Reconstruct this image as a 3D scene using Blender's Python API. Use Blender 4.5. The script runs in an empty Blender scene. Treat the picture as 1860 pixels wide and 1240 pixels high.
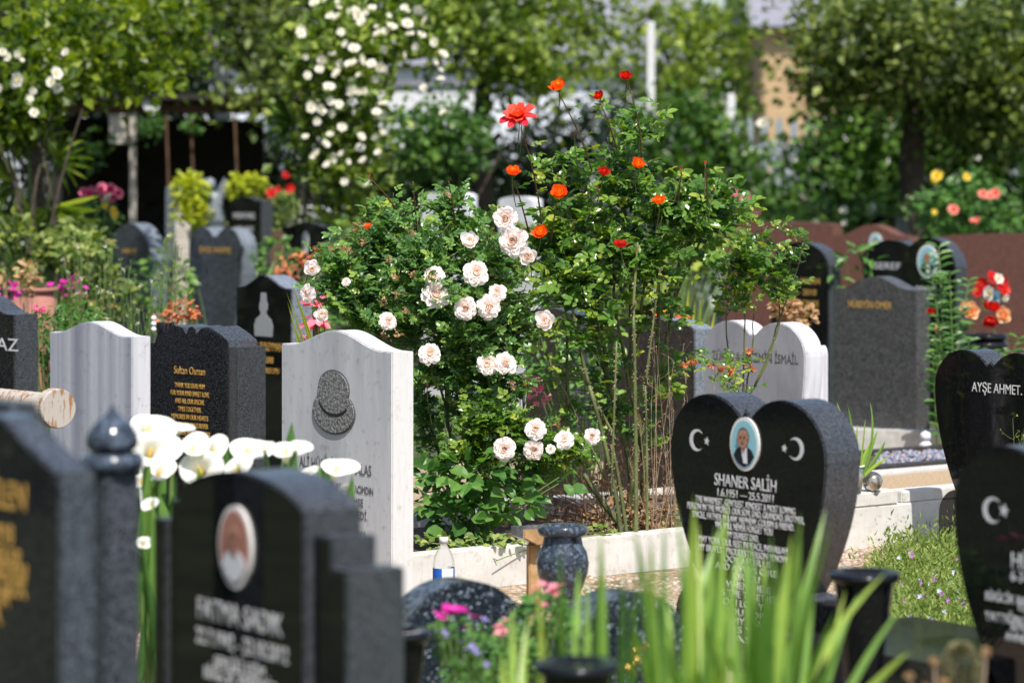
import bpy, bmesh, math, random
import numpy as np
from mathutils import Vector, Matrix
random.seed(7); rng = np.random.default_rng(11)
PI = math.pi; R = math.radians
SC = bpy.context.scene; C = SC.collection

# ---------------------------------------------------------------- camera
F = 5167.0; HZ = 345.0; H = 1.39
cd = bpy.data.cameras.new('camera'); cam = bpy.data.objects.new('camera', cd); C.objects.link(cam)
cam.location = (0, 0, H); cam.rotation_euler = (R(90), 0, 0)
cd.lens = 100.0; cd.sensor_width = 36.0; cd.shift_y = -(620 - HZ) / 1860.0
cd.clip_start = 0.1; cd.clip_end = 2000
cd.dof.use_dof = True; cd.dof.focus_distance = 10.05; cd.dof.aperture_fstop = 2.8
SC.camera = cam
# ---------------------------------------------------------------- light
SUN_EL, SUN_AZ = 57.0, 16.0       # azimuth: degrees to the right of straight behind the camera
wd = bpy.data.worlds.new('World'); SC.world = wd; wd.use_nodes = True
nt = wd.node_tree; nt.nodes.clear()
sky = nt.nodes.new('ShaderNodeTexSky'); sky.sky_type = 'NISHITA'; sky.sun_disc = False
sky.sun_elevation = R(SUN_EL); sky.sun_rotation = R(180 - SUN_AZ); sky.air_density = 1.0; sky.dust_density = 1.5
bg = nt.nodes.new('ShaderNodeBackground'); bg.inputs[1].default_value = 0.125
wo = nt.nodes.new('ShaderNodeOutputWorld')
nt.links.new(sky.outputs[0], bg.inputs[0]); nt.links.new(bg.outputs[0], wo.inputs[0])
sl = bpy.data.lights.new('sun', 'SUN'); sl.energy = 4.9; sl.angle = R(0.53); sl.color = (1, 0.955, 0.88)
so = bpy.data.objects.new('sun', sl); C.objects.link(so)
sd = Vector((math.cos(R(SUN_EL)) * math.sin(R(SUN_AZ)), -math.cos(R(SUN_EL)) * math.cos(R(SUN_AZ)), math.sin(R(SUN_EL))))
so.rotation_euler = sd.to_track_quat('Z', 'Y').to_euler()
SC.view_settings.view_transform = 'Standard'; SC.view_settings.look = 'None'
SC.view_settings.exposure = 0.35; SC.view_settings.gamma = 1
SC.cycles.max_bounces = 6; SC.cycles.diffuse_bounces = 3; SC.cycles.glossy_bounces = 3
SC.cycles.transmission_bounces = 4; SC.cycles.transparent_max_bounces = 4
SC.cycles.use_denoising = True; SC.cycles.sample_clamp_indirect = 6; SC.cycles.caustics_reflective = False; SC.cycles.caustics_refractive = False

def W(px, py, Y):
    return Vector(((px - 930) / F * Y, Y, H - (py - HZ) / F * Y))
def GX(px, Y): return (px - 930) / F * Y
def S(px, Y): return px / F * Y       # pixel length at a depth -> metres

# ---------------------------------------------------------------- materials
def newmat(name):
    m = bpy.data.materials.new(name); m.use_nodes = True
    n = m.node_tree; p = n.nodes['Principled BSDF']; return m, n, p
def simple(name, col, rough=0.6, metal=0.0, vary=0.0, scale=20, bump=0.0, spec=0.5):
    m, n, p = newmat(name)
    p.inputs['Base Color'].default_value = (*col, 1); p.inputs['Roughness'].default_value = rough
    p.inputs['Metallic'].default_value = metal; p.inputs['Specular IOR Level'].default_value = spec
    if vary > 0 or bump > 0:
        tc = n.nodes.new('ShaderNodeTexCoord'); no = n.nodes.new('ShaderNodeTexNoise')
        no.inputs['Scale'].default_value = scale; no.inputs['Detail'].default_value = 6
        n.links.new(tc.outputs['Object'], no.inputs['Vector'])
        if vary > 0:
            cr = n.nodes.new('ShaderNodeValToRGB')
            cr.color_ramp.elements[0].position = 0.3; cr.color_ramp.elements[1].position = 0.7
            cr.color_ramp.elements[0].color = (*[c * (1 - vary) for c in col], 1)
            cr.color_ramp.elements[1].color = (*[min(1, c * (1 + vary)) for c in col], 1)
            n.links.new(no.outputs['Fac'], cr.inputs[0]); n.links.new(cr.outputs[0], p.inputs['Base Color'])
        if bump > 0:
            b = n.nodes.new('ShaderNodeBump'); b.inputs['Strength'].default_value = bump; b.inputs['Distance'].default_value = 0.01
            n.links.new(no.outputs['Fac'], b.inputs['Height']); n.links.new(b.outputs[0], p.inputs['Normal'])
    return m
def granite(name, base, fleck, scale=500, rough=0.08, thr=0.62, blue=None, smear=0.12):
    m, n, p = newmat(name)
    tc = n.nodes.new('ShaderNodeTexCoord'); vo = n.nodes.new('ShaderNodeTexVoronoi'); no = n.nodes.new('ShaderNodeTexNoise')
    vo.inputs['Scale'].default_value = scale; no.inputs['Scale'].default_value = scale * 0.35; no.inputs['Detail'].default_value = 5
    n.links.new(tc.outputs['Object'], vo.inputs['Vector']); n.links.new(tc.outputs['Object'], no.inputs['Vector'])
    sep = n.nodes.new('ShaderNodeSeparateColor'); n.links.new(vo.outputs['Color'], sep.inputs[0])
    ad = n.nodes.new('ShaderNodeMath'); ad.operation = 'ADD'
    hf = n.nodes.new('ShaderNodeMath'); hf.operation = 'MULTIPLY'; hf.inputs[1].default_value = 0.5
    n.links.new(sep.outputs[0], hf.inputs[0]); n.links.new(hf.outputs[0], ad.inputs[0])
    h2 = n.nodes.new('ShaderNodeMath'); h2.operation = 'MULTIPLY'; h2.inputs[1].default_value = 0.6
    n.links.new(no.outputs['Fac'], h2.inputs[0]); n.links.new(h2.outputs[0], ad.inputs[1])
    cr = n.nodes.new('ShaderNodeValToRGB'); e = cr.color_ramp.elements
    e[0].position = thr - 0.12; e[0].color = (*base, 1); e[1].position = thr + 0.12; e[1].color = (*fleck, 1)
    if blue:
        q = e.new(thr + 0.2); q.color = (*blue, 1)
    n.links.new(ad.outputs[0], cr.inputs[0]); n.links.new(cr.outputs[0], p.inputs['Base Color'])
    # faint smears of dust and water marks in the gloss
    n2 = n.nodes.new('ShaderNodeTexNoise'); n2.inputs['Scale'].default_value = 7; n2.inputs['Detail'].default_value = 8
    mp = n.nodes.new('ShaderNodeMapping'); mp.inputs['Scale'].default_value = (2.5, 2.5, 0.7)
    n.links.new(tc.outputs['Object'], mp.inputs[0]); n.links.new(mp.outputs[0], n2.inputs['Vector'])
    mr = n.nodes.new('ShaderNodeMapRange'); mr.inputs['From Min'].default_value = 0.35; mr.inputs['From Max'].default_value = 0.75
    mr.inputs['To Min'].default_value = rough; mr.inputs['To Max'].default_value = rough + smear
    n.links.new(n2.outputs['Fac'], mr.inputs[0]); n.links.new(mr.outputs[0], p.inputs['Roughness'])
    return m
def marble(name, base, vein, streak=0.6, sx=14.0, sz=0.5, rough=0.55, dirt=(0.20, 0.185, 0.165), grime=0.0):
    m, n, p = newmat(name)
    tc = n.nodes.new('ShaderNodeTexCoord'); mp = n.nodes.new('ShaderNodeMapping'); mp.inputs['Scale'].default_value = (sx, sx, sz)
    no = n.nodes.new('ShaderNodeTexNoise'); no.inputs['Scale'].default_value = 1.0; no.inputs['Detail'].default_value = 6; no.inputs['Distortion'].default_value = 0.3
    n.links.new(tc.outputs['Object'], mp.inputs[0]); n.links.new(mp.outputs[0], no.inputs['Vector'])
    cr = n.nodes.new('ShaderNodeValToRGB'); e = cr.color_ramp.elements
    e[0].position = 0.3; e[0].color = (*vein, 1); e[1].position = 0.3 + 0.35 / max(streak, .1) * 0.6; e[1].color = (*base, 1)
    n.links.new(no.outputs['Fac'], cr.inputs[0])
    # grime: speckle
    n2 = n.nodes.new('ShaderNodeTexNoise'); n2.inputs['Scale'].default_value = 26; n2.inputs['Detail'].default_value = 9; n2.inputs['Roughness'].default_value = 0.7
    n.links.new(tc.outputs['Object'], n2.inputs['Vector'])
    c2 = n.nodes.new('ShaderNodeValToRGB'); f = c2.color_ramp.elements
    f[0].position = 0.56 - grime; f[0].color = (0, 0, 0, 1); f[1].position = 0.82; f[1].color = (1, 1, 1, 1)
    n.links.new(n2.outputs['Fac'], c2.inputs[0])
    m3 = n.nodes.new('ShaderNodeMapping'); m3.inputs['Scale'].default_value = (22, 22, 2.2); n3 = n.nodes.new('ShaderNodeTexNoise'); n3.inputs['Detail'].default_value = 8; n3.inputs['Roughness'].default_value = .65
    n.links.new(tc.outputs['Object'], m3.inputs[0]); n.links.new(m3.outputs[0], n3.inputs['Vector'])
    c3 = n.nodes.new('ShaderNodeValToRGB'); c3.color_ramp.elements[0].position = .50; c3.color_ramp.elements[1].position = .78; c3.color_ramp.elements[0].color = (1, 1, 1, 1); c3.color_ramp.elements[1].color = (.84, .84, .86, 1)
    n.links.new(n3.outputs['Fac'], c3.inputs[0]); ml = n.nodes.new('ShaderNodeMix'); ml.data_type = 'RGBA'; ml.blend_type = 'MULTIPLY'; ml.inputs['Factor'].default_value = 1
    n.links.new(cr.outputs[0], ml.inputs['A']); n.links.new(c3.outputs[0], ml.inputs['B'])
    mx = n.nodes.new('ShaderNodeMix'); mx.data_type = 'RGBA'
    n.links.new(c2.outputs[0], mx.inputs['Factor']); n.links.new(ml.outputs['Result'], mx.inputs['A']); mx.inputs['B'].default_value = (*dirt, 1)
    n.links.new(mx.outputs['Result'], p.inputs['Base Color']); p.inputs['Roughness'].default_value = rough
    b = n.nodes.new('ShaderNodeBump'); b.inputs['Strength'].default_value = 0.15; b.inputs['Distance'].default_value = 0.003
    n.links.new(n2.outputs['Fac'], b.inputs['Height']); n.links.new(b.outputs[0], p.inputs['Normal'])
    return m
def leafmat(name, cols, rough=0.4, trans=0.35, spec=0.5):
    m, n, p = newmat(name)
    at = n.nodes.new('ShaderNodeAttribute'); at.attribute_name = 'rnd'
    cr = n.nodes.new('ShaderNodeValToRGB'); e = cr.color_ramp.elements
    e[0].position = 0; e[0].color = (*cols[0], 1); e[1].position = 1; e[1].color = (*cols[-1], 1)
    for i, c in enumerate(cols[1:-1]):
        q = e.new((i + 1) / (len(cols) - 1)); q.color = (*c, 1)
    n.links.new(at.outputs['Fac'], cr.inputs[0]); n.links.new(cr.outputs[0], p.inputs['Base Color'])
    p.inputs['Roughness'].default_value = rough; p.inputs['Specular IOR Level'].default_value = spec
    tr = n.nodes.new('ShaderNodeBsdfTranslucent')
    hs = n.nodes.new('ShaderNodeHueSaturation'); hs.inputs['Saturation'].default_value = 1.15; hs.inputs['Value'].default_value = 1.6
    n.links.new(cr.outputs[0], hs.inputs['Color']); n.links.new(hs.outputs[0], tr.inputs['Color'])
    mx = n.nodes.new('ShaderNodeMixShader'); mx.inputs[0].default_value = trans
    out = n.nodes['Material Output']
    n.links.new(p.outputs[0], mx.inputs[1]); n.links.new(tr.outputs[0], mx.inputs[2]); n.links.new(mx.outputs[0], out.inputs[0])
    return m

M = {}
M['black'] = granite('polished black granite', (0.004, 0.004, 0.005), (0.018, 0.019, 0.021), 420, 0.03, 0.72, smear=0.05)
M['black_side'] = granite('honed sky-tinted black granite edge', (0.022, 0.025, 0.030), (0.085, 0.092, 0.105), 420, 0.22, 0.60)  # blue tint paints reflected sky into the honed edges
M['speck'] = granite('speckled dark granite', (0.007, 0.007, 0.008), (0.065, 0.067, 0.072), 420, 0.06, 0.70, smear=0.06)
M['grey'] = granite('dark grey granite', (0.035, 0.036, 0.037), (0.12, 0.12, 0.12), 200, 0.28, 0.6)
M['bluegrey'] = granite('blue grey granite', (0.035, 0.043, 0.055), (0.10, 0.115, 0.14), 120, 0.16, 0.6)
M['bluegrey_side'] = granite('blue grey granite edge', (0.11, 0.13, 0.16), (0.20, 0.23, 0.27), 120, 0.35, 0.5)
M['pearl'] = granite('blue pearl granite', (0.011, 0.015, 0.021), (0.035, 0.048, 0.065), 240, 0.07, 0.64, blue=(0.42, 0.5, 0.58))
M['pearl_dark'] = granite('pearl granite vase', (0.026, 0.033, 0.045), (0.05, 0.065, 0.09), 110, 0.08, 0.55, blue=(0.10, 0.13, 0.18))
M['brownblack'] = granite('brown black granite', (0.030, 0.026, 0.023), (0.07, 0.06, 0.055), 200, 0.3, 0.6)
M['red'] = granite('red brown granite', (0.12, 0.052, 0.040), (0.20, 0.095, 0.075), 160, 0.25, 0.55)
M['marble'] = marble('weathered white marble', (0.60, 0.60, 0.635), (0.42, 0.425, 0.46), 0.7, 9, 1.1)  # face greyed and cooled, its shade put into the colour
M['marble_side'] = marble('sunlit white marble edge', (0.64, 0.635, 0.63), (0.5, 0.49, 0.48), 0.8, 5, 0.5, dirt=(0.42, 0.36, 0.27))  # paler than the face, sunlight on the side painted in
M['striped'] = marble('striped grey white marble', (0.50, 0.50, 0.57), (0.22, 0.23, 0.29), 0.62, 15, 0.12)
M['striped_side'] = marble('sunlit striped marble edge', (0.70, 0.70, 0.74), (0.45, 0.45, 0.5), 0.7, 26, 0.15)  # edge lighter than its face, sunlit side put into the colour
M['kerbmarble'] = marble('white kerb marble', (0.69, 0.67, 0.64), (0.54, 0.51, 0.46), 0.7, 3, 9, dirt=(0.34, 0.27, 0.19), grime=.03)
M['heartmarble'] = marble('grey white heart marble', (0.33, 0.33, 0.37), (0.22, 0.22, 0.26), 0.7, 7, 3)  # face greyed in the colour against its paler sunlit edge
M['palestone'] = marble('pale headstone', (0.72, 0.73, 0.76), (0.6, 0.6, 0.63), 0.7, 4, 1)
M['concrete'] = simple('pale concrete', (0.42, 0.41, 0.39), 0.8, vary=0.15, scale=30, bump=0.3)
M['gold'] = simple('gold leaf lettering', (0.80, 0.47, 0.12), 0.35, metal=0.35)
M['silver'] = simple('white engraved lettering', (0.62, 0.62, 0.64), 0.6)
M['carved'] = simple('dark carved lettering', (0.12, 0.12, 0.125), 0.8)
M['orn_gold'] = simple('gilt ornament', (0.85, 0.5, 0.15), 0.25, metal=0.9)
M['ceramic'] = simple('white ceramic rim', (0.78, 0.76, 0.74), 0.12)
M['photo_blue'] = simple('portrait backdrop pale blue', (0.28, 0.55, 0.62), 0.15)
M['photo_pink'] = simple('portrait backdrop brown pink', (0.42, 0.20, 0.15), 0.15)
M['skin'] = simple('portrait skin tone', (0.42, 0.22, 0.15), 0.15, vary=.2, scale=60)
M['skin_dark'] = simple('portrait shaded skin', (0.30, 0.14, 0.09), 0.15)
M['lip'] = simple('portrait lip', (0.28, 0.08, 0.06), 0.15)
M['hair_dark'] = simple('portrait dark line', (0.03, 0.02, 0.018), 0.2)
M['cloth_dark'] = simple('portrait dark jacket', (0.015, 0.017, 0.03), 0.15)
M['cloth_white'] = simple('portrait white shirt', (0.7, 0.72, 0.75), 0.15)
M['hair_grey'] = simple('portrait grey hair', (0.12, 0.10, 0.09), 0.2)
M['wood'] = simple('weathered tan wood', (0.42, 0.25, 0.11), 0.7, vary=0.3, scale=25, bump=.3)
M['wood_pale'] = simple('pale grey weathered wood', (0.47, 0.42, 0.36), 0.8, vary=0.2, scale=30, bump=.3)
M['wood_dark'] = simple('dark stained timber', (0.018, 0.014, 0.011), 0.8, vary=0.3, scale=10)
M['wood_brown'] = simple('brown timber', (0.10, 0.05, 0.025), 0.8, vary=0.3, scale=10)
M['bark'] = simple('bark', (0.06, 0.045, 0.032), 0.9, vary=0.4, scale=25, bump=.8)
M['stem'] = simple('rose cane', (0.10, 0.12, 0.04), 0.55, vary=0.6, scale=9)
M['stem_brown'] = simple('brown twig', (0.17, 0.085, 0.045), 0.7, vary=0.3, scale=60)
M['stem_green'] = simple('green stem', (0.12, 0.2, 0.05), 0.5, vary=.2, scale=30)
M['drystem'] = simple('dry straw stem', (0.34, 0.25, 0.17), 0.8, vary=0.35, scale=50)
M['soil'] = simple('dark soil', (0.085, 0.058, 0.040), 0.95, vary=0.5, scale=40, bump=1)
M['leaf_rose'] = leafmat('rose leaf', [(0.05, 0.13, 0.036), (0.095, 0.21, 0.05), (0.16, 0.30, 0.065), (0.32, 0.43, 0.08)], 0.30, 0.33)
M['leaf_rose2'] = leafmat('glossy rose leaf', [(0.045, 0.115, 0.025), (0.095, 0.205, 0.033), (0.18, 0.30, 0.045), (0.38, 0.43, 0.06)], 0.25, 0.34)
M['leaf_fresh'] = leafmat('broad fresh leaf', [(0.045, 0.13, 0.025), (0.075, 0.19, 0.035), (0.13, 0.26, 0.05)], 0.42, 0.30)
M['leaf_yellow'] = leafmat('yellow green leaf', [(0.24, 0.30, 0.015), (0.42, 0.48, 0.025), (0.62, 0.62, 0.04)], 0.5, 0.4)
M['leaf_lime'] = leafmat('lime tree leaf', [(0.02, 0.045, 0.006), (0.055, 0.105, 0.01), (0.14, 0.21, 0.014), (0.34, 0.41, 0.022)], 0.4, 0.45)
M['leaf_soft'] = leafmat('soft green tree leaf', [(0.05, 0.095, 0.016), (0.16, 0.24, 0.035), (0.46, 0.54, 0.10)], 0.5, 0.4)
M['leaf_olive'] = leafmat('olive green tree leaf', [(0.02, 0.038, 0.008), (0.08, 0.125, 0.02), (0.36, 0.42, 0.09)], 0.5, 0.35)
M['leaf_ivy'] = leafmat('ivy leaf', [(0.028, 0.075, 0.016), (0.075, 0.165, 0.03), (0.20, 0.34, 0.06)], 0.35, 0.3)
M['leaf_dark'] = leafmat('dark evergreen leaf', [(0.010, 0.022, 0.007), (0.018, 0.04, 0.012), (0.03, 0.065, 0.018)], 0.5, 0.15)
M['leaf_iris'] = leafmat('iris blade', [(0.15, 0.29, 0.06), (0.25, 0.41, 0.08), (0.40, 0.50, 0.09)], 0.42, 0.38)
M['leaf_calla'] = leafmat('calla leaf', [(0.05, 0.13, 0.028), (0.11, 0.23, 0.045), (0.22, 0.35, 0.07)], 0.4, 0.3)
M['leaf_weed'] = leafmat('weed leaf', [(0.11, 0.18, 0.04), (0.22, 0.31, 0.07), (0.38, 0.43, 0.13)], 0.6, 0.35)
M['leaf_rust'] = leafmat('dry orange leaf', [(0.28, 0.07, 0.025), (0.48, 0.15, 0.06), (0.6, 0.25, 0.1)], 0.7, 0.3)
M['leaf_tan'] = leafmat('dry tan leaf', [(0.28, 0.16, 0.08), (0.45, 0.28, 0.14), (0.55, 0.38, 0.2)], 0.7, 0.3)
M['petal_pale'] = leafmat('pale blush petal', [(0.88, 0.70, 0.58), (0.89, 0.80, 0.75), (0.89, 0.83, 0.81), (0.90, 0.86, 0.85)], 0.6, 0.42, 0.2)
M['petal_orange'] = leafmat('orange red petal', [(0.95, 0.42, 0.05), (0.93, 0.22, 0.02), (0.84, 0.08, 0.02)], 0.5, 0.3, 0.25)
M['petal_coral'] = leafmat('coral red petal', [(0.92, 0.30, 0.16), (0.86, 0.12, 0.07), (0.70, 0.03, 0.06)], 0.5, 0.3, 0.25)
M['petal_red'] = leafmat('scarlet petal', [(0.80, 0.08, 0.03), (0.72, 0.035, 0.02), (0.48, 0.012, 0.025)], 0.5, 0.25, 0.25)
M['petal_white'] = leafmat('creamy white petal', [(0.80, 0.74, 0.52), (0.80, 0.77, 0.66), (0.82, 0.80, 0.74)], 0.6, 0.3, 0.2)
M['petal_pink'] = leafmat('pink petal', [(0.80, 0.16, 0.24), (0.86, 0.28, 0.36), (0.88, 0.4, 0.45)], 0.6, 0.3, 0.2)
M['petal_magenta'] = leafmat('magenta petal', [(0.45, 0.015, 0.22), (0.65, 0.03, 0.36), (0.78, 0.10, 0.52)], 0.6, 0.3, 0.2)
M['petal_hot'] = leafmat('hot pink petal', [(0.6, 0.02, 0.14), (0.78, 0.06, 0.26), (0.85, 0.3, 0.42)], 0.6, 0.3, 0.2)
M['petal_purple'] = leafmat('lilac petal', [(0.25, 0.2, 0.6), (0.4, 0.33, 0.75), (0.5, 0.45, 0.8)], 0.6, 0.3, 0.2)
M['petal_yellow'] = leafmat('yellow petal', [(0.85, 0.55, 0.03), (0.9, 0.68, 0.06), (0.9, 0.75, 0.15)], 0.6, 0.3, 0.2)
M['petal_peach'] = leafmat('peach petal', [(0.88, 0.42, 0.2), (0.9, 0.55, 0.32), (0.9, 0.65, 0.4)], 0.6, 0.3, 0.2)
M['petal_salmon'] = leafmat('salmon petal', [(0.85, 0.18, 0.12), (0.88, 0.28, 0.2), (0.88, 0.35, 0.28)], 0.6, 0.3, 0.2)
M['petal_blue'] = leafmat('blue petal', [(0.15, 0.35, 0.5), (0.25, 0.5, 0.62), (0.35, 0.6, 0.7)], 0.6, 0.3, 0.2)
def callamat():
    m, n, p = newmat('calla spathe')
    p.inputs['Base Color'].default_value = (0.87, 0.86, 0.80, 1); p.inputs['Roughness'].default_value = 0.45
    tr = n.nodes.new('ShaderNodeBsdfTranslucent'); tr.inputs[0].default_value = (0.8, 0.82, 0.6, 1)
    mx = n.nodes.new('ShaderNodeMixShader'); mx.inputs[0].default_value = 0.22; out = n.nodes['Material Output']
    n.links.new(p.outputs[0], mx.inputs[1]); n.links.new(tr.outputs[0], mx.inputs[2]); n.links.new(mx.outputs[0], out.inputs[0]); return m
M['calla'] = callamat()

# ---------------------------------------------------------------- builders
def prop(o, label=None, cat=None, group=None, kind=None):
    if label: o['label'] = label
    if cat: o['category'] = cat
    if group: o['group'] = group
    if kind: o['kind'] = kind
    return o
def empty(name, label, cat, loc=(0, 0, 0), rz=0, group=None):
    o = bpy.data.objects.new(name, None); C.objects.link(o); o.location = loc; o.rotation_euler = (0, 0, rz)
    o.empty_display_size = 0.1
    return prop(o, label, cat, group)
def tri_obj(name, V, T, mat, parent=None, rnd=None, smooth=False, loc=None):
    V = np.asarray(V, np.float32).reshape(-1, 3); T = np.asarray(T, np.int32).reshape(-1, 3)
    me = bpy.data.meshes.new(name)
    me.vertices.add(len(V)); me.vertices.foreach_set('co', V.ravel())
    me.loops.add(len(T) * 3); me.loops.foreach_set('vertex_index', T.ravel())
    me.polygons.add(len(T)); me.polygons.foreach_set('loop_start', np.arange(0, len(T) * 3, 3, dtype=np.int32))
    me.update(calc_edges=True)
    if rnd is not None:
        a = me.attributes.new('rnd', 'FLOAT', 'FACE'); a.data.foreach_set('value', np.asarray(rnd, np.float32))
    me.polygons.foreach_set('use_smooth', np.full(len(T), smooth))
    for m in (mat if isinstance(mat, (list, tuple)) else [mat]): me.materials.append(m)
    me.validate(); 
    o = bpy.data.objects.new(name, me); C.objects.link(o)
    if parent: o.parent = parent
    if loc is not None: o.location = loc
    return o
class Acc:
    def __init__(s): s.V = []; s.T = []; s.r = []; s.n = 0
    def add(s, V, T, r=0.5):
        V = np.asarray(V, float).reshape(-1, 3); T = np.asarray(T, int).reshape(-1, 3)
        s.V.append(V); s.T.append(T + s.n); s.n += len(V)
        s.r.append(np.full(len(T), r) if np.isscalar(r) else np.asarray(r))
    def build(s, name, mat, parent=None, smooth=False, loc=None):
        if not s.V: return None
        return tri_obj(name, np.concatenate(s.V), np.concatenate(s.T), mat, parent, np.concatenate(s.r), smooth, loc)
def unit(a): return a / np.maximum(np.linalg.norm(a, axis=-1, keepdims=True), 1e-9)
T_FAR = (np.array([(0, 0, 0), (-.5, .45, .12), (0, 1, -.12), (.5, .45, .12)]), np.array([(0, 2, 1), (0, 3, 2)]))
T_NEAR = (np.array([(0, 0, 0), (0, .33, -.02), (0, .68, -.03), (0, 1, -.14), (-.40, .28, .10), (-.42, .62, .07), (.40, .28, .10), (.42, .62, .07),
                    (-.2, .88, -.02), (.2, .88, -.02)]),
          np.array([(0, 1, 4), (1, 2, 5), (1, 5, 4), (2, 8, 5), (2, 3, 8), (0, 6, 1), (1, 7, 2), (1, 6, 7), (2, 7, 9), (2, 9, 3)]))
def leaves(P, D, N, size, wid, tmpl=T_NEAR, rnd=None):
    """P points, D directions, N normals (n,3); size (n,)"""
    P = np.asarray(P, float); D = unit(np.asarray(D, float)); N = np.asarray(N, float)
    N = unit(N - (N * D).sum(1, keepdims=True) * D); Sd = np.cross(D, N)
    tv, tt = tmpl; n = len(P); size = np.broadcast_to(size, (n,)); sz = size[:, None, None]
    V = P[:, None, :] + sz * (wid * tv[None, :, 0:1] * Sd[:, None, :] + tv[None, :, 1:2] * D[:, None, :] + tv[None, :, 2:3] * N[:, None, :])
    T = tt[None] + (np.arange(n) * len(tv))[:, None, None]
    if rnd is None: rnd = rng.random(n)
    return V.reshape(-1, 3), T.reshape(-1, 3), np.repeat(rnd, len(tt))
def compound(P, D, N, size, rnd):
    """rose leaves: five leaflets on a short rachis"""
    P = np.asarray(P, float); D = unit(np.asarray(D, float)); N = np.asarray(N, float)
    N = unit(N - (N * D).sum(1, keepdims=True) * D); Sd = np.cross(D, N); s = np.asarray(size)[:, None]
    PP, DD, NN, SS, RR = [], [], [], [], []
    for (t, ang, k) in ((1.15, 0, 1.0), (1.0, 58, .85), (1.0, -58, .85), (.5, 66, .68), (.5, -66, .68)):
        a = R(ang) + rng.normal(0, .12, len(P))[:, None]
        PP.append(P + D * s * t); DD.append(np.cos(a) * D + np.sin(a) * Sd + N * rng.normal(0, .15, (len(P), 1)))
        NN.append(N + rng.normal(0, .22, N.shape)); SS.append(size * k * rng.uniform(.85, 1.1, len(P))); RR.append(np.clip(rnd + rng.normal(0, .08, len(P)), 0, 1))
    return leaves(np.concatenate(PP), np.concatenate(DD), np.concatenate(NN), np.concatenate(SS), 0.74, T_NEAR, np.concatenate(RR))
def tube(pts, rad, ns=6):
    pts = np.asarray(pts, float); n = len(pts); rad = np.broadcast_to(rad, (n,))
    tg = np.gradient(pts, axis=0); tg = unit(tg)
    up = np.array([0, 0, 1.0]) if abs(tg[0][2]) < .9 else np.array([1.0, 0, 0])
    V = []; a = np.linspace(0, 2 * PI, ns, endpoint=False)
    u = np.cross(tg[0], up); u /= np.linalg.norm(u)
    for i in range(n):
        u = u - (u @ tg[i]) * tg[i]; u /= max(np.linalg.norm(u), 1e-9); v = np.cross(tg[i], u)
        V.append(pts[i] + rad[i] * (np.cos(a)[:, None] * u + np.sin(a)[:, None] * v))
    V = np.concatenate(V); T = []
    for i in range(n - 1):
        for j in range(ns):
            k = (j + 1) % ns; p, q, r_, s = i * ns + j, i * ns + k, (i + 1) * ns + k, (i + 1) * ns + j
            T += [(p, q, r_), (p, r_, s)]
    b = len(V); V = np.vstack([V, pts[0], pts[-1]])
    for j in range(ns):
        k = (j + 1) % ns; T += [(b, k, j), (b + 1, (n - 1) * ns + j, (n - 1) * ns + k)]
    return V, np.array(T)
def curve(p0, p1, p2, n=8):
    t = np.linspace(0, 1, n)[:, None]; p0, p1, p2 = map(lambda v: np.array(v, float), (p0, p1, p2))
    return (1 - t) ** 2 * p0 + 2 * t * (1 - t) * p1 + t * t * p2
def lathe(prof, ns=40):
    V, T = [], []
    for (r, z) in prof:
        for j in range(ns):
            a = 2 * PI * j / ns; V.append((r * math.cos(a), r * math.sin(a), z))
    for i in range(len(prof) - 1):
        for j in range(ns):
            k = (j + 1) % ns; T += [(i * ns + j, i * ns + k, (i + 1) * ns + k), (i * ns + j, (i + 1) * ns + k, (i + 1) * ns + j)]
    return np.array(V), np.array(T)
def bm_obj(name, bm, mat, parent=None, loc=None, smooth=False):
    me = bpy.data.meshes.new(name); bm.to_mesh(me); bm.free()
    for m in (mat if isinstance(mat, (list, tuple)) else [mat]): me.materials.append(m)
    if smooth:
        for p in me.polygons: p.use_smooth = True
    o = bpy.data.objects.new(name, me); C.objects.link(o)
    if parent: o.parent = parent
    if loc is not None: o.location = loc
    return o
def box(name, sx, sy, sz, mat, parent=None, loc=(0, 0, 0), rz=0, bev=0.004):
    """box standing on its origin"""
    bm = bmesh.new(); bmesh.ops.create_cube(bm, size=1)
    bmesh.ops.scale(bm, vec=(sx, sy, sz), verts=bm.verts); bmesh.ops.translate(bm, vec=(0, 0, sz / 2), verts=bm.verts)
    if bev: bmesh.ops.bevel(bm, geom=bm.edges[:], offset=bev, segments=2, affect='EDGES')
    o = bm_obj(name, bm, mat, parent, loc); o.rotation_euler = (0, 0, rz); return o
def slab(name, prof, t, mats, parent=None, loc=(0, 0, 0), y0=None, bev=0.004):
    """prof: (x,z) outline; extruded along y, front face at y=-t/2 (polished), edges second material"""
    bm = bmesh.new(); y = -t / 2 if y0 is None else y0
    vs = [bm.verts.new((x, y, z)) for (x, z) in prof]; f = bm.faces.new(vs)
    ex = bmesh.ops.extrude_face_region(bm, geom=[f])
    bmesh.ops.translate(bm, vec=(0, t, 0), verts=[v for v in ex['geom'] if isinstance(v, bmesh.types.BMVert)])
    bmesh.ops.recalc_face_normals(bm, faces=bm.faces)
    if bev:
        ed = [e for e in bm.edges if abs(e.verts[0].co.y - e.verts[1].co.y) < 1e-5]
        bmesh.ops.bevel(bm, geom=ed, offset=bev, segments=2, affect='EDGES', clamp_overlap=True)
    if len(mats) > 1:
        for q in bm.faces:
            if abs(q.normal.y) < 0.9: q.material_index = 1
    for q in bm.faces:
        q.smooth = False
    return bm_obj(name, bm, mats, parent, loc)
def arc(cx, cz, r, a0, a1, n=20, rz=None):
    rz = rz or r
    return [(cx + r * math.cos(R(a0 + (a1 - a0) * i / n)), cz + rz * math.sin(R(a0 + (a1 - a0) * i / n))) for i in range(n + 1)]
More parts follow.
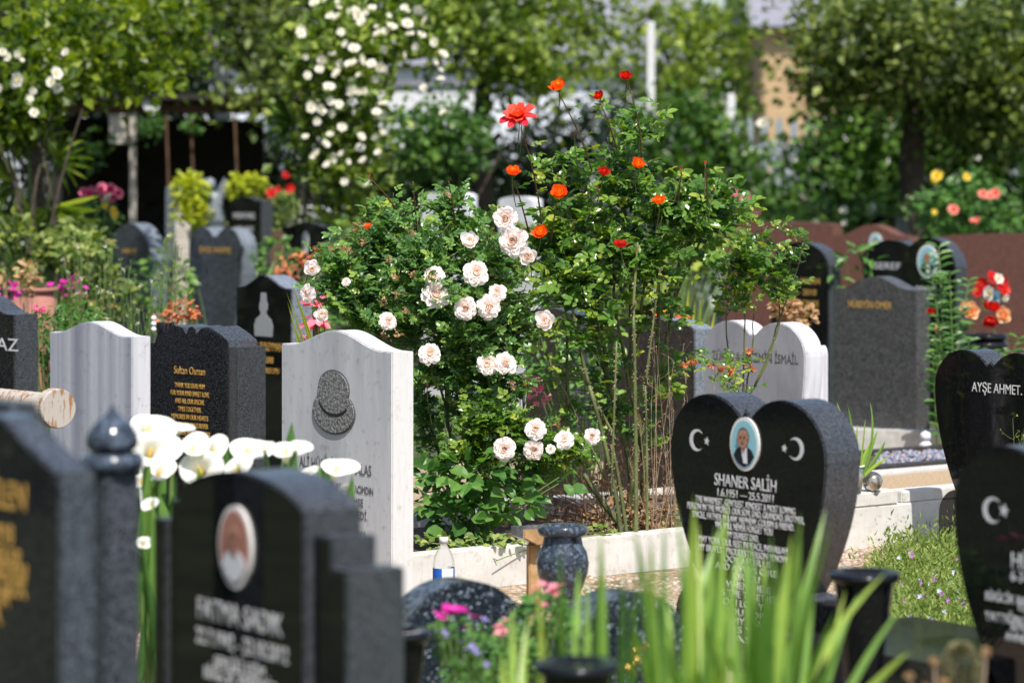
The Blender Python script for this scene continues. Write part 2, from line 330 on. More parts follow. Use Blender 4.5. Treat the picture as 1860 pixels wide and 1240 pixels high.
def ogee(w, h, s=0.055):
    """flat shoulders rising to a central wave"""
    pts = [(-w / 2, 0), (-w / 2, h - s)]; n = 36
    for i in range(1, n):
        u = -1 + 2 * i / n; k = min(1, abs(u) / 0.86)
        pts.append((u * w / 2, h - s + s * (0.5 + 0.5 * math.cos(PI * k))))
    return pts + [(w / 2, h - s), (w / 2, 0)]
def archtop(w, h, rise):
    pts = [(-w / 2, 0)]; n = 28
    for i in range(n + 1):
        u = -1 + 2 * i / n; pts.append((u * w / 2, h - rise + rise * math.sqrt(max(0, 1 - u * u * .98)) * 1.0))
    return pts + [(w / 2, 0)]
def heart(w, h, waist=0.33, notch=0.045, base_w=0.62, foot=True):
    """lobed heart tapering to a waist, then flaring to a foot"""
    hw = w / 2; half = []
    r = hw * 0.53; cx = hw - r
    top = [(cx + r * math.cos(R(a)), h - r * 0.92 + r * 0.92 * math.sin(R(a))) for a in np.linspace(150, 0, 18)]
    half = [(0.0, h - notch)] + [p for p in top if p[0] > 0.004]
    x0, z0 = half[-1]; zw = h * waist; xw = hw * base_w * 0.9
    for i in range(1, 15):
        t = i / 14; x = x0 + (xw - x0) * (t ** 1.9); half.append((x, z0 + (zw - z0) * t))
    if foot:
        for i in range(1, 9):
            t = i / 8; half.append((xw + (hw * 0.93 - xw) * math.sin(t * PI / 2) ** 1.1, zw - (zw * 0.40) * (1 - math.cos(t * PI / 2))))
        half.append((hw * 0.93, 0))
    else:
        half.append((xw * .9, 0))
    right = half; left = [(-x, z) for (x, z) in reversed(half[1:])]
    return left + right
def facefit(xl, xr, Z, a):
    l, r_ = (xl - 930) / F, (xr - 930) / F; c, s = math.cos(a), math.sin(a)
    w = Z * (r_ - l) / (c + s * (l + r_) / 2); X = l * (Z + w / 2 * s) + w / 2 * c
    return X, w
def topz(y, Z): return H - (y - HZ) / F * Z
def text(s, size, x, z, mat, parent, y, sx=0.8, align='CENTER', name='inscription', ext=0.0006, width=None):
    cu = bpy.data.curves.new(name, 'FONT'); cu.body = s; cu.size = size; cu.align_x = align; cu.extrude = ext; cu.resolution_u = 3
    to = bpy.data.objects.new(name, cu); C.objects.link(to)
    dg = bpy.context.evaluated_depsgraph_get(); me = bpy.data.meshes.new_from_object(to.evaluated_get(dg))
    bpy.data.objects.remove(to); bpy.data.curves.remove(cu); me.name = name
    me.materials.clear(); me.materials.append(mat)
    if width:
        xs = [v.co.x for v in me.vertices]; sx = width / (max(xs) - min(xs))
    me.transform(Matrix.Scale(sx, 4, (1, 0, 0)))
    o = bpy.data.objects.new(name, me); C.objects.link(o); o.parent = parent
    o.location = (x, y - ext - 0.0006, z); o.rotation_euler = (R(90), 0, 0); return o
def plate(name, pts, t, mat, parent, x, y, z):
    o = slab(name, pts, t, [mat], parent, (x, y - t / 2 - 0.0003, z), bev=0); return o
def ell(rx, rz, n=32, cx=0, cz=0): return [(cx + rx * math.cos(2 * PI * i / n), cz + rz * math.sin(2 * PI * i / n)) for i in range(n)]
def crescent(r, mat, parent, x, y, z, flip=False, name='crescent'):
    n = 22; V = []; T = []; f = -1 if flip else 1
    for i in range(n + 1):
        a = R(40 + 280 * i / n); b_ = R(52 + 256 * i / n)
        V += [(f * r * math.cos(a), 0, r * math.sin(a)), (f * (r * .26 + r * .82 * math.cos(b_)), 0, r * .82 * math.sin(b_))]
    m = len(V); V += [(p[0], .001, p[2]) for p in V]
    for i in range(n):
        a = 2 * i; T += [(a, a + 1, a + 3), (a, a + 3, a + 2), (m + a, m + a + 3, m + a + 1), (m + a, m + a + 2, m + a + 3), (a, a + 2, m + a + 2), (a, m + a + 2, m + a), (a + 1, m + a + 3, a + 3), (a + 1, m + a + 1, m + a + 3)]
    return tri_obj(name, V, T, mat, parent, loc=(x, y - .0014, z))
def star(r, mat, parent, x, y, z):
    pts = [((r if i % 2 == 0 else r * .42) * math.sin(PI * i / 5 + .2), (r if i % 2 == 0 else r * .42) * math.cos(PI * i / 5 + .2)) for i in range(10)][::-1]
    return plate('star', pts, 0.0012, mat, parent, x, y, z)
def portrait(parent, x, y, z, rx, rz, bgm, jacket, hair=None, shoulder=.6):
    """small ceramic oval with a plain printed bust"""
    f = plate('portrait', ell(rx, rz), 0.006, M['ceramic'], parent, x, y, z)
    k = .88; yy = -0.003
    plate('backdrop', ell(rx * k, rz * k), 0.001, bgm, f, 0, yy, 0)
    yy -= .0013
    sh = [(-rx * k * .80, -rz * k * .50), (-rx * k * .62, -rz * k * .25), (-rx * .22, -rz * .08), (rx * .22, -rz * .08), (rx * k * .62, -rz * k * .25), (rx * k * .80, -rz * k * .50),
          (rx * k * .5, -rz * k * .80), (0, -rz * k * .97), (-rx * k * .5, -rz * k * .80)]
    plate('jacket', sh[::-1], 0.001, jacket, f, 0, yy, 0)
    yy -= .0013
    if jacket is M['cloth_dark']:
        plate('shirt', [(-rx * .2, -rz * .1), (0, -rz * .7), (rx * .25, -rz * .72), (rx * .2, -rz * .1)], .001, M['cloth_white'], f, 0, yy, 0); yy -= .0013
    if hair: plate('hair', ell(rx * .40, rz * .36, cz=rz * .26), 0.001, hair, f, 0, yy, 0); yy -= .0013
    fc = plate('face', ell(rx * .34, rz * .34, cz=rz * .20), 0.001, M['skin'], f, 0, yy, 0)
    plate('neck', [(-rx * .14, -rz * .22), (-rx * .14, -rz * .02), (rx * .14, -rz * .02), (rx * .14, -rz * .22)], .0008, M['skin_dark'], f, 0, yy + .0002, 0)
    for s_ in (-1, 1):
        plate('eye', ell(rx * .055, rz * .022, 12, cx=s_ * rx * .13, cz=rz * .24), .0006, M['hair_dark'], fc, 0, -.0008, 0)
        plate('eyebrow', ell(rx * .085, rz * .014, 12, cx=s_ * rx * .14, cz=rz * .30), .0006, M['hair_grey'], fc, 0, -.0008, 0)
        plate('ear', ell(rx * .05, rz * .06, 12, cx=s_ * rx * .35, cz=rz * .21), .0006, M['skin_dark'], fc, 0, -.0002, 0)
    plate('nose', [(-rx * .03, rz * .12), (-rx * .055, rz * .10), (rx * .055, rz * .10), (rx * .02, rz * .23)], .0006, M['skin_dark'], fc, 0, -.0008, 0)
    plate('mouth', ell(rx * .11, rz * .018, 12, cz=rz * .035), .0006, M['lip'], fc, 0, -.0008, 0)
    return f

A0 = R(53)
def gravestone(name, label, xl, xr, ytop, Z, a, profile, mats, t=0.09, cat='headstone', z0=0.0, group=None, bev=0.004, **kw):
    X, w = facefit(xl, xr, Z, a); zt = topz(ytop, Z)
    o = empty(name, label, cat, (X, Z, z0), -a, group)
    # object origin lies in the middle of the front face; body goes back
    s = slab('stone', profile(w, zt - z0, **kw), t, mats, o, (0, t / 2, 0), bev=bev)
    return o, w, zt - z0

# ---------------------------------------------------------------- petals and blooms
def petal(phi0, phi1, L, Wd, r0, az, cup=.3, ruf=.05, nu=4, nv=5, ph=0.):
    V = []; 
    for j in range(nv + 1):
        v = j / nv; 
        # integrate arc
        m = 6; rr = r0; hh = 0.0
        for q in range(m):
            vv = v * (q + .5) / m; p = phi0 + (phi1 - phi0) * vv ** 1.4; rr += math.sin(p) * L * v / m; hh += math.cos(p) * L * v / m
        p = phi0 + (phi1 - phi0) * v ** 1.4
        wv = Wd * (math.sin(PI * (0.10 + 0.70 * v)) ** .8)
        for i in range(nu + 1):
            u = -1 + 2 * i / nu
            inw = cup * u * u * wv; tip = -.10 * L * u * u * v * v
            r1 = rr - inw * math.cos(p) + tip * math.sin(p); h1 = hh + inw * math.sin(p) * .8 + tip * math.cos(p) + ruf * L * math.sin(5 * u + ph) * v * v
            V.append((r1, u * wv, h1))
    V = np.array(V); c, s = math.cos(az), math.sin(az)
    V = np.stack([V[:, 0] * c - V[:, 1] * s, V[:, 0] * s + V[:, 1] * c, V[:, 2]], 1)
    T = []
    for j in range(nv):
        for i in range(nu):
            a = j * (nu + 1) + i; b = a + 1; d = a + nu + 1; e = d + 1; T += [(a, b, e), (a, e, d)]
    return V, T
ROSE = {
    'rosette': [(8, .1, -.4, .34, .15, .02), (11, .35, -.2, .46, .19, .05), (12, .6, .1, .58, .22, .07), (12, .85, .5, .70, .26, .08), (10, 1.05, 1.0, .84, .31, .08), (8, 1.25, 1.4, .95, .37, .07), (7, 1.45, 1.85, 1.02, .42, .06)],
    'halfopen': [(3, .6, -.7, .95, .34, .02), (4, .8, -.45, 1.1, .42, .03), (5, 1.0, -.15, 1.25, .48, .04), (5, 1.25, .35, 1.3, .52, .05)],
    'openloose': [(5, .3, -.3, .5, .24, .03), (6, .5, .1, .66, .27, .05), (7, .8, .6, .85, .28, .06), (7, 1.1, 1.2, 1.05, .29, .07), (7, 1.4, 1.75, 1.15, .27, .06)],
    'bud': [(3, .14, -.25, .95, .34, .02), (3, .22, -.1, 1.0, .36, .04)],
    'far': [(5, .5, .4, .6, .36, .05), (6, 1.1, 1.3, .95, .45, .06)],
}
def bloom_mesh(kind, mat, seed=0, nu=4, nv=5):
    rd = random.Random(seed); a = Acc(); wh = ROSE[kind]
    for k, (n, p0, p1, L, Wd, r0) in enumerate(wh):
        off = rd.random() * 6.28
        for i in range(n):
            V, T = petal(p0 + rd.uniform(-.1, .1), p1 + rd.uniform(-.22, .22), L * rd.uniform(.88, 1.1), Wd * rd.uniform(.85, 1.15), r0,
                         off + 2 * PI * i / n + rd.uniform(-.18, .18), cup=rd.uniform(.2, .5), ruf=(.11 if kind == 'rosette' else .07) if kind != 'bud' else .02, nu=nu, nv=nv, ph=rd.random() * 6)
            a.add(V, T, min(1, max(0, (k / max(1, len(wh) - 1)) * .85 + rd.uniform(-.1, .15))))
    # small green calyx is part of the cane; return mesh
    o = a.build('rose_bloom', mat, smooth=True); me = o.data; bpy.data.objects.remove(o); return me
def put_mesh(name, me, parent, loc, direction, scale, spin=0.0):
    """loc is given in the parent's space"""
    o = bpy.data.objects.new(name, me); C.objects.link(o); o.parent = parent
    o.location = loc; q = Vector(direction).normalized().to_track_quat('Z', 'Y')
    o.rotation_mode = 'QUATERNION'; from mathutils import Quaternion
    o.rotation_quaternion = q @ Quaternion((0, 0, 1), spin); o.scale = (scale,) * 3; return o

# ================================================================ SETTING
def ground_mat():
    m, n, p = newmat('gravelly cemetery ground')
    tc = n.nodes.new('ShaderNodeTexCoord')
    vo = n.nodes.new('ShaderNodeTexVoronoi'); vo.inputs['Scale'].default_value = 55; n.links.new(tc.outputs['Object'], vo.inputs['Vector'])
    sp = n.nodes.new('ShaderNodeSeparateColor'); n.links.new(vo.outputs['Color'], sp.inputs[0])
    cr = n.nodes.new('ShaderNodeValToRGB'); e = cr.color_ramp.elements
    e[0].color = (0.20, 0.135, 0.085, 1); e[1].color = (0.50, 0.40, 0.30, 1); q = e.new(.5); q.color = (0.36, 0.25, 0.165, 1)
    n.links.new(sp.outputs[0], cr.inputs[0])
    no = n.nodes.new('ShaderNodeTexNoise'); no.inputs['Scale'].default_value = 1.3; no.inputs['Detail'].default_value = 6; n.links.new(tc.outputs['Object'], no.inputs['Vector'])
    c2 = n.nodes.new('ShaderNodeValToRGB'); c2.color_ramp.elements[0].position = .52; c2.color_ramp.elements[1].position = .62
    n.links.new(no.outputs['Fac'], c2.inputs[0])
    mx = n.nodes.new('ShaderNodeMix'); mx.data_type = 'RGBA'; n.links.new(c2.outputs[0], mx.inputs['Factor'])
    n.links.new(cr.outputs[0], mx.inputs['A']); mx.inputs['B'].default_value = (0.07, 0.085, 0.03, 1)
    n.links.new(mx.outputs['Result'], p.inputs['Base Color']); p.inputs['Roughness'].default_value = .95
    b = n.nodes.new('ShaderNodeBump'); b.inputs['Strength'].default_value = .8; b.inputs['Distance'].default_value = .01
    n.links.new(vo.outputs['Distance'], b.inputs['Height']); n.links.new(b.outputs[0], p.inputs['Normal'])
    return m
g = tri_obj('ground', [(-400, -200, 0), (400, -200, 0), (400, 600, 0), (-400, 600, 0)], [(0, 1, 2), (0, 2, 3)], simple('dark turf and soil', (0.045, 0.055, 0.022), .95, vary=.5, scale=3, bump=1)); prop(g, kind='structure')
g = tri_obj('path', [(-1.2, 6.5, .004), (4, 6.5, .004), (4, 14.5, .004), (-1.2, 14.5, .004)], [(0, 1, 2), (0, 2, 3)], ground_mat()); prop(g, kind='structure')

# pebbles (stuff) in the open gravel
def pebbles(name, n, spots, r, label, mats, zf=0.0):
    ico = bmesh.new(); bmesh.ops.create_icosphere(ico, subdivisions=1, radius=1); ico.verts.ensure_lookup_table()
    V0 = np.array([v.co[:] for v in ico.verts]); T0 = np.array([[v.index for v in f.verts] for f in ico.faces]); ico.free()
    a = Acc()
    for i in range(n):
        (x0, x1, y0, y1) = spots[i % len(spots)]; Y = rng.uniform(y0, y1); x = GX(rng.uniform(x0, x1), Y)
        s = r * rng.uniform(.4, 1.3) * np.array([1, rng.uniform(.6, 1), rng.uniform(.4, .7)])
        an = rng.uniform(0, 6.28); V = V0 * s * (1 + rng.normal(0, .08, V0.shape)); c, q = math.cos(an), math.sin(an)
        V = np.stack([V[:, 0] * c - V[:, 1] * q, V[:, 0] * q + V[:, 1] * c, V[:, 2]], 1) + [x, Y, zf + s[2] * .5]
        a.add(V, T0, rng.random())
    o = a.build(name, mats, smooth=True); prop(o, label, 'gravel', kind='stuff'); return o
M['pebble'] = leafmat('pebble stone', [(0.22, 0.13, 0.08), (0.42, 0.30, 0.2), (0.5, 0.42, 0.34), (0.25, 0.24, 0.23)], .85, 0.0)
pebbles('gravel', 4200, [(1490, 1720, 10.2, 12.2), (740, 1260, 8.6, 10.2), (1490, 1740, 9, 11)], .012, 'loose tan and pink gravel beside the white kerb', M['pebble'])

# ---------------------------------------------------------------- foliage masses
def clump_leaves(blobs, size, mat, name, parent, wid=.75, clump=.16, per=22, tmpl=T_FAR, up=.35, jit=.03):
    """blobs: (center, (rx,ry,rz), nclumps). leaves gather in clumps on and inside an uneven shell"""
    a = Acc()
    for (c, rad, nc) in blobs:
        c = np.array(c, float); rad = np.array(rad, float)
        d = unit(rng.normal(size=(nc, 3))); rr = rng.uniform(.45, 1.05, (nc, 1)) ** .6
        cc = c + d * rad * rr
        n = nc * per
        idx = np.repeat(np.arange(nc), per); off = rng.normal(size=(n, 3)) * clump * rng.uniform(.5, 1.2, nc)[idx][:, None] * np.array([1, 1, .75])
        P = cc[idx] + off
        D = unit(off + .3 * rng.normal(size=(n, 3)) + np.array([0, 0, -.05]))
        N = unit(np.array([0, -.25, .9]) * up * 2 + rng.normal(size=(n, 3)) * .8)
        tone = np.clip(rng.random(nc)[idx] * .6 + rng.random(n) * .4, 0, 1)
        V, T, r_ = leaves(P, D, N, size * rng.uniform(.6, 1.25, n), wid, tmpl, tone); a.add(V, T, r_)
    return a.build(name, mat, parent)
def tree(name, label, cat, base, trunk_r, blobs, size, mat, trunk_pts=None, bark='bark', **kw):
    o = empty(name, label, cat, base); b = np.array(base, float)
    t = Acc()
    pts = np.array(trunk_pts, float) - b if trunk_pts is not None else None
    hub = None
    if pts is None:
        top = np.array([0, 0, max(.6, min(c[2] for c, _, _ in blobs) * .9)]) ; pts = curve((0, 0, -.05), (.05, .02, top[2] / 2), top, 6)
    V, T = tube(pts, np.linspace(trunk_r, trunk_r * .6, len(pts)), 10); t.add(V, T); hub = pts[-1]
    for (c, rad, nc) in blobs:
        e = np.array(c) - b; k = (hub + e) / 2 + rng.normal(0, .12, 3)
        V, T = tube(curve(hub, k, e, 7), np.linspace(trunk_r * .5, trunk_r * .12, 7), 6); t.add(V, T)
        for j in range(5):
            e2 = e + unit(rng.normal(size=3)) * np.array(rad) * .8
            V, T = tube(curve(e, (e + e2) / 2 + rng.normal(0, .05, 3), e2, 5), np.linspace(trunk_r * .13, trunk_r * .04, 5), 4); t.add(V, T)
    t.build('trunk', M[bark], o, smooth=True)
    cl = clump_leaves([(tuple(np.array(c) - b), r_, n) for c, r_, n in blobs], size, M[mat], 'crown', o, **kw)
    return o
def pb(px, py, Y, rpx, rpy, ry, n):       # blob from picture size at a depth
    return (tuple(W(px, py, Y)), (S(rpx, Y), ry, S(rpy, Y)), n)

# far buildings
def house(name, label, x0, x1, Y, hgt, wallm, roofm, wins):
    o = empty(name, label, 'house', ((x0 + x1) / 2, Y, 0)); w = x1 - x0
    box('wall', w, 8, hgt, wallm, o, (0, 4, 0), bev=0)
    # gable roof running along x
    V = [(-w / 2 - .3, -.35, hgt), (w / 2 + .3, -.35, hgt), (w / 2 + .3, 8.35, hgt), (-w / 2 - .3, 8.35, hgt), (-w / 2 - .3, 4, hgt + 2.2), (w / 2 + .3, 4, hgt + 2.2)]
    tri_obj('roof', V, [(0, 1, 5), (0, 5, 4), (2, 3, 4), (2, 4, 5), (0, 4, 3), (1, 2, 5), (0, 3, 2), (0, 2, 1)], roofm, o)
    for (x, z, ww, hh) in wins:
        f = box('window', ww, .10, hh, M['palestone'], o, (x, -.03, z), bev=0)
        box('pane', ww - .12, .04, hh - .12, M['glass_dark'], f, (0, -.045, .06), bev=0)
    return o
M['glass_dark'] = simple('dark window glass', (0.03, 0.04, 0.05), 0.05)
M['pale_wall'] = simple('pale rendered wall', (0.66, 0.69, 0.76), 0.8, vary=.06, scale=2)
M['roof'] = simple('grey slate roof', (0.22, 0.22, 0.26), 0.7, vary=.2, scale=5)
def brickm():
    m, n, p = newmat('yellow stock brick'); tc = n.nodes.new('ShaderNodeTexCoord'); mp = n.nodes.new('ShaderNodeMapping'); mp.inputs['Rotation'].default_value = (R(90), 0, 0)
    b = n.nodes.new('ShaderNodeTexBrick'); b.inputs['Scale'].default_value = 1; b.inputs['Brick Width'].default_value = .225; b.inputs['Row Height'].default_value = .075; b.inputs['Mortar Size'].default_value = .008
    b.inputs['Color1'].default_value = (0.56, 0.37, 0.18, 1); b.inputs['Color2'].default_value = (0.46, 0.29, 0.14, 1); b.inputs['Mortar'].default_value = (.4, .33, .24, 1)
    n.links.new(tc.outputs['Object'], mp.inputs[0]); n.links.new(mp.outputs[0], b.inputs['Vector']); n.links.new(b.outputs[0], p.inputs['Base Color']); p.inputs['Roughness'].default_value = .9; return m
M['brick'] = brickm()
house('pale_house', 'pale rendered house with slate roof far behind the centre trees', GX(640, 60), GX(1250, 60), 60, 4.0, M['pale_wall'], M['roof'], [(-1.6, 1.2, .9, 1.2), (.4, 1.2, .9, 1.2), (2.4, 1.2, .9, 1.2)])
house('brick_house', 'yellow brick house wall glimpsed between the right-hand trees', GX(1385, 58), GX(1640, 58), 58, 4.7, M['brick'], M['roof'], [(1.9, 2.2, .7, 1.0)])
house('grey_house', 'pale grey house far behind the timber shelter', GX(-60, 62), GX(480, 62), 62, 4.2, M['pale_wall'], M['roof'], [(0, 2, .9, 1.2)])
# white garden wall behind the fence
o = box('boundary_wall', 3.2, .2, 1.15, M['palestone'], None, (GX(1450, 34), 34, 0), bev=0); 
o2 = empty('garden_gate', 'pale painted gate behind the ivy below the brick house', 'gate', (GX(1418, 29.5), 29.5, 0))
for i in range(4): box('gate_board', .09, .03, 1.78, M['pale_wall'], o2, (-.18 + i * .12, 0, 0), bev=0)
for z in (.5, 1.45, 1.8): box('gate_rail', .54, .04, .07, M['bluegrey_side'], o2, (0, -.04, z), bev=0)
prop(o, 'low white wall behind the ivy fence', 'wall')
# palisade fence
fo = empty('metal_fence', 'grey galvanised palisade fence under the trees at the back right', 'fence', (GX(1400, 27), 27, 0))
M['galv'] = simple('galvanised steel', (0.36, 0.41, 0.44), 0.45, metal=.4)
for i in range(44):
    x = -1.6 + i * .14
    p_ = slab('pale', [(-.035, 0), (-.035, 2.02), (0, 2.1), (.035, 2.02), (.035, 0)][::-1], .006, [M['galv']], fo, (x, 0, 0), bev=0)
for z in (.4, 1.75): box('rail', 6.4, .04, .06, M['galv'], fo, (1.5, .03, z), bev=0)
for px, nm in ((1328, 'grey steel post rising above the ivy'), (1182, 'tall pale post between the centre trees')):
    h_ = topz(170 if px > 1200 else 40, 26); q = box('steel_post', .07, .07, h_, M['palestone'], None, (GX(px, 26), 26, 0)); prop(q, nm, 'post')
q = empty('lamp_column', 'slim white column behind the shelter roof', 'post', (GX(403, 27), 27, 0)); box('column', .12, .12, topz(20, 27), M['palestone'], q); box('collar', .15, .15, .05, M['galv'], q, (0, 0, 1.9))

sh_ = empty('garden_shed', 'white boarded shed behind the climbing rose', 'shed', (GX(765, 28.6), 28.6, 0))
for i in range(13): box('board', .085, .03, topz(158, 28.6), M['palestone'], sh_, (-.58 + i * .097, 0, 0), bev=0)
box('eave', 1.4, .2, .06, M['roof'], sh_, (0, .05, topz(158, 28.6) + .001)); box('door_rail', 1.2, .03, .06, M['galv'], sh_, (0, -.035, topz(215, 28.6)))
# trees and hedges
tree('evergreen_hedge', 'dark evergreen hedge behind the roses in the centre', 'hedge', (GX(820, 27), 27, 0), .08,
     [pb(600, 370, 27.8, 120, 80, .5, 80), pb(760, 370, 27.8, 120, 90, .5, 90), pb(920, 345, 27.6, 110, 120, .6, 90), pb(1090, 330, 27.3, 130, 140, .6, 100), pb(850, 500, 27.2, 500, 110, .5, 240)], .10, 'leaf_dark', clump=.2, per=26)
tree('shade_hedge', 'deep green hedge closing the view behind the shelter, its dark top added as shade', 'hedge', (GX(200, 27), 27, 0), .08,
     [pb(40, 300, 27.5, 160, 150, .7, 130), pb(260, 300, 27.5, 160, 150, .7, 130), pb(440, 350, 27.8, 120, 110, .5, 90), pb(200, 470, 27, 330, 120, .5, 180), pb(60, 90, 28.6, 170, 110, .7, 130), pb(270, 90, 28.6, 120, 110, .7, 110), pb(500, 60, 28.6, 80, 110, .6, 80)], .10, 'leaf_dark', clump=.2, per=26)  # upper leaf masses added as dark shade behind the lit tree leaves
tree('lime_tree', 'leafy lime-green tree overhanging the left corner', 'tree', (GX(60, 19.5), 19.5, 0), .09,
     [pb(20, 30, 18.0, 150, 90, .8, 34), pb(170, 50, 18.2, 130, 80, .9, 32), pb(300, 60, 18.6, 110, 70, .8, 20), pb(235, 135, 18.0, 120, 26, .4, 15), pb(60, 120, 18.2, 100, 60, .6, 20), pb(60, -90, 22.6, 240, 110, 1.0, 120), pb(330, -100, 26, 200, 110, 1.0, 80)], .075, 'leaf_lime', clump=.12, per=30)
tree('shelter_creeper', 'dark green leafy tree above the right end of the shelter', 'tree', (GX(560, 25.6), 25.6, 0), .06,
     [pb(330, 40, 25.6, 100, 80, .6, 44), pb(470, 50, 25.4, 70, 80, .6, 44), pb(535, 100, 24, 40, 60, .4, 26), pb(460, 180, 23.7, 36, 26, .2, 9), pb(430, -90, 26, 180, 100, 1.0, 80)], .09, 'leaf_olive', clump=.13, per=20)
tree('soft_tree', 'soft yellow-green tree in the middle of the background', 'tree', (GX(880, 25.5), 25.5, 0), .12,
     [pb(850, 50, 24.3, 90, 80, .8, 46), pb(960, 60, 24, 100, 80, .9, 50), pb(940, 140, 24, 80, 50, .6, 30), pb(1050, 60, 24.6, 60, 50, .8, 14), pb(790, 10, 24.8, 70, 50, .8, 22), pb(900, -130, 25, 260, 150, 1.9, 220)], .09, 'leaf_soft',
     clump=.18, per=26, trunk_pts=[(GX(888, 25.5), 25.5, -.05), (GX(880, 25.5), 25.5, 1), (GX(872, 25.5), 25.5, 1.9), (GX(880, 25.4), 25.4, 2.4)])
tree('pale_tree', 'thin grey-green tree right of the centre trees', 'tree', (GX(1250, 30), 30, 0), .09,
     [pb(1120, 110, 29.5, 60, 50, .5, 14), pb(1260, 130, 29.5, 60, 80, .6, 34), pb(1322, 120, 29.6, 26, 90, .5, 20), pb(1290, 40, 29.5, 60, 40, .5, 22), pb(1180, 30, 29.5, 60, 30, .5, 12), pb(1215, 190, 29.4, 70, 40, .5, 22)], .10, 'leaf_soft', clump=.18, per=22)
tree('dark_trunk_tree', 'spreading tree with a dark straight trunk at the back right', 'tree', (GX(1662, 24.5), 24.5, 0), .13,
     [pb(1530, 30, 23.8, 60, 40, .5, 18), pb(1560, 90, 23.4, 110, 70, .7, 55), pb(1690, 60, 23.4, 120, 70, .7, 60), pb(1550, 160, 24, 70, 50, .5, 28), pb(1660, -110, 28.5, 300, 130, 1.2, 170)], .09, 'leaf_olive', clump=.18, per=25,
     trunk_pts=[(GX(1662, 24.5), 24.5, -.05), (GX(1655, 24.5), 24.5, 1.2), (GX(1660, 24.5), 24.5, 2.2), (GX(1655, 24.4), 24.4, 2.9)])
tree('edge_tree', 'olive-leaved tree filling the upper right corner', 'tree', (GX(1870, 25), 25, 0), .10,
     [pb(1800, 60, 24.2, 90, 80, .7, 55), pb(1850, 160, 24, 90, 90, .6, 60), pb(1760, 190, 24.6, 80, 80, .5, 45), pb(1850, -90, 28.5, 160, 120, 1.0, 80)], .09, 'leaf_olive', clump=.18, per=25)
tree('mid_hedge', 'loose mid-green tree growing over the fence at the back right', 'tree', (GX(1560, 31), 31, 0), .09,
     [pb(1555, 190, 30.5, 70, 60, .6, 28), pb(1720, 170, 30.5, 70, 80, .6, 34), pb(1650, 60, 31, 130, 90, .8, 46), pb(1830, 160, 30.5, 90, 150, .6, 90)], .10, 'leaf_soft', clump=.18, per=20)
iv = empty('ivy_fence', 'thick green ivy covering the fence at the back right', 'ivy', (GX(1500, 25.8), 25.8, 0))
clump_leaves([(tuple(W(px, py, 25.9) - Vector(iv.location)), (S(rx, 26), .22, S(ry, 26)), n) for px, py, rx, ry, n in
              [(1240, 290, 80, 120, 70), (1330, 330, 60, 110, 45), (1400, 400, 70, 50, 30), (1525, 310, 60, 110, 54), (1590, 320, 80, 120, 80), (1700, 300, 80, 120, 80), (1810, 290, 80, 120, 80), (1560, 430, 330, 60, 170)]],
             .10, M['leaf_ivy'], 'foliage', iv, clump=.15, per=24)
a = Acc()
for i in range(26):
    x = rng.uniform(-1.4, 2.2); V, T = tube(curve((x, .1, -.02), (x + rng.normal(0, .2), .1, 1), (x + rng.normal(0, .5), .05, 1.9), 8), .012, 5); a.add(V, T)
a.build('stem', M['bark'], iv)
sh = empty('garden_shrub', 'round mid-green shrub between the white climbing rose and the centre trunk', 'shrub', (GX(820, 22), 22, 0))
clump_leaves([(tuple(W(px, py, 22) - Vector(sh.location)), (S(rx, 22), .3, S(ry, 22)), n) for px, py, rx, ry, n in [(810, 250, 60, 50, 42), (770, 290, 70, 40, 30), (720, 240, 30, 30, 8)]], .07, M['leaf_ivy'], 'foliage', sh, clump=.11, per=22)
a = Acc()
for i in range(8):
    V, T = tube(curve((rng.normal(0, .03), 0, 0), (rng.normal(0, .1), 0, .8), (rng.normal(0, .2), 0, 1.7), 6), .01, 5); a.add(V, T)
a.build('stem', M['bark'], sh)

# unseen trees added on the left, dark foliage for the polished faces to mirror
tree('tree', 'added unseen dark tree line left of the path, mirrored in the polished granite', 'tree', (-9, 9, 0), .15,
     [((-9, 2, 1.8), (1.2, 2.6, 1.9), 110), ((-9, 7, 1.8), (1.2, 2.6, 1.9), 110), ((-9, 12, 1.8), (1.2, 2.6, 1.9), 110), ((-9, 17, 2.0), (1.4, 2.6, 2.1), 110), ((-8.6, 22, 2.0), (1.6, 2.6, 2.1), 110), ((-9.5, 10, 4.6), (1.5, 9, 1.6), 220)], .22, 'leaf_olive', clump=.35, per=22)

# ---------------------------------------------------------------- climbing white roses
me_w = [bloom_mesh('far', M['petal_white'], s, 2, 3) for s in range(3)]
def climber(name, label, base, blobs, blooms, Y, mat='leaf_soft', leaf=.08, r=.040):
    o = empty(name, label, 'climbing rose', base); b = Vector(base)
    a = Acc()
    for (c, rad, n) in blobs:
        for k in range(3):
            e = np.array(Vector(c) - b) + rng.normal(0, .15, 3); V, T = tube(curve((rng.normal(0, .05), 0, 0), (rng.normal(0, .2), .05, e[2] * .6), e, 8), np.linspace(.015, .006, 8), 5); a.add(V, T)
    a.build('stem', M['bark'], o)
    clump_leaves([(tuple(Vector(c) - b), rad, n) for c, rad, n in blobs], leaf, M[mat], 'foliage', o, clump=.10, per=20)
    for i, (px, py, s) in enumerate(blooms):
        p = W(px, py, Y - rng.uniform(.32, .5)) - b
        put_mesh('rose_bloom', me_w[i % 3], o, p, (rng.normal(0, .8), -1, rng.normal(.5, .6)), r * s * rng.uniform(.7, 1.1), rng.random() * 6)
    return o
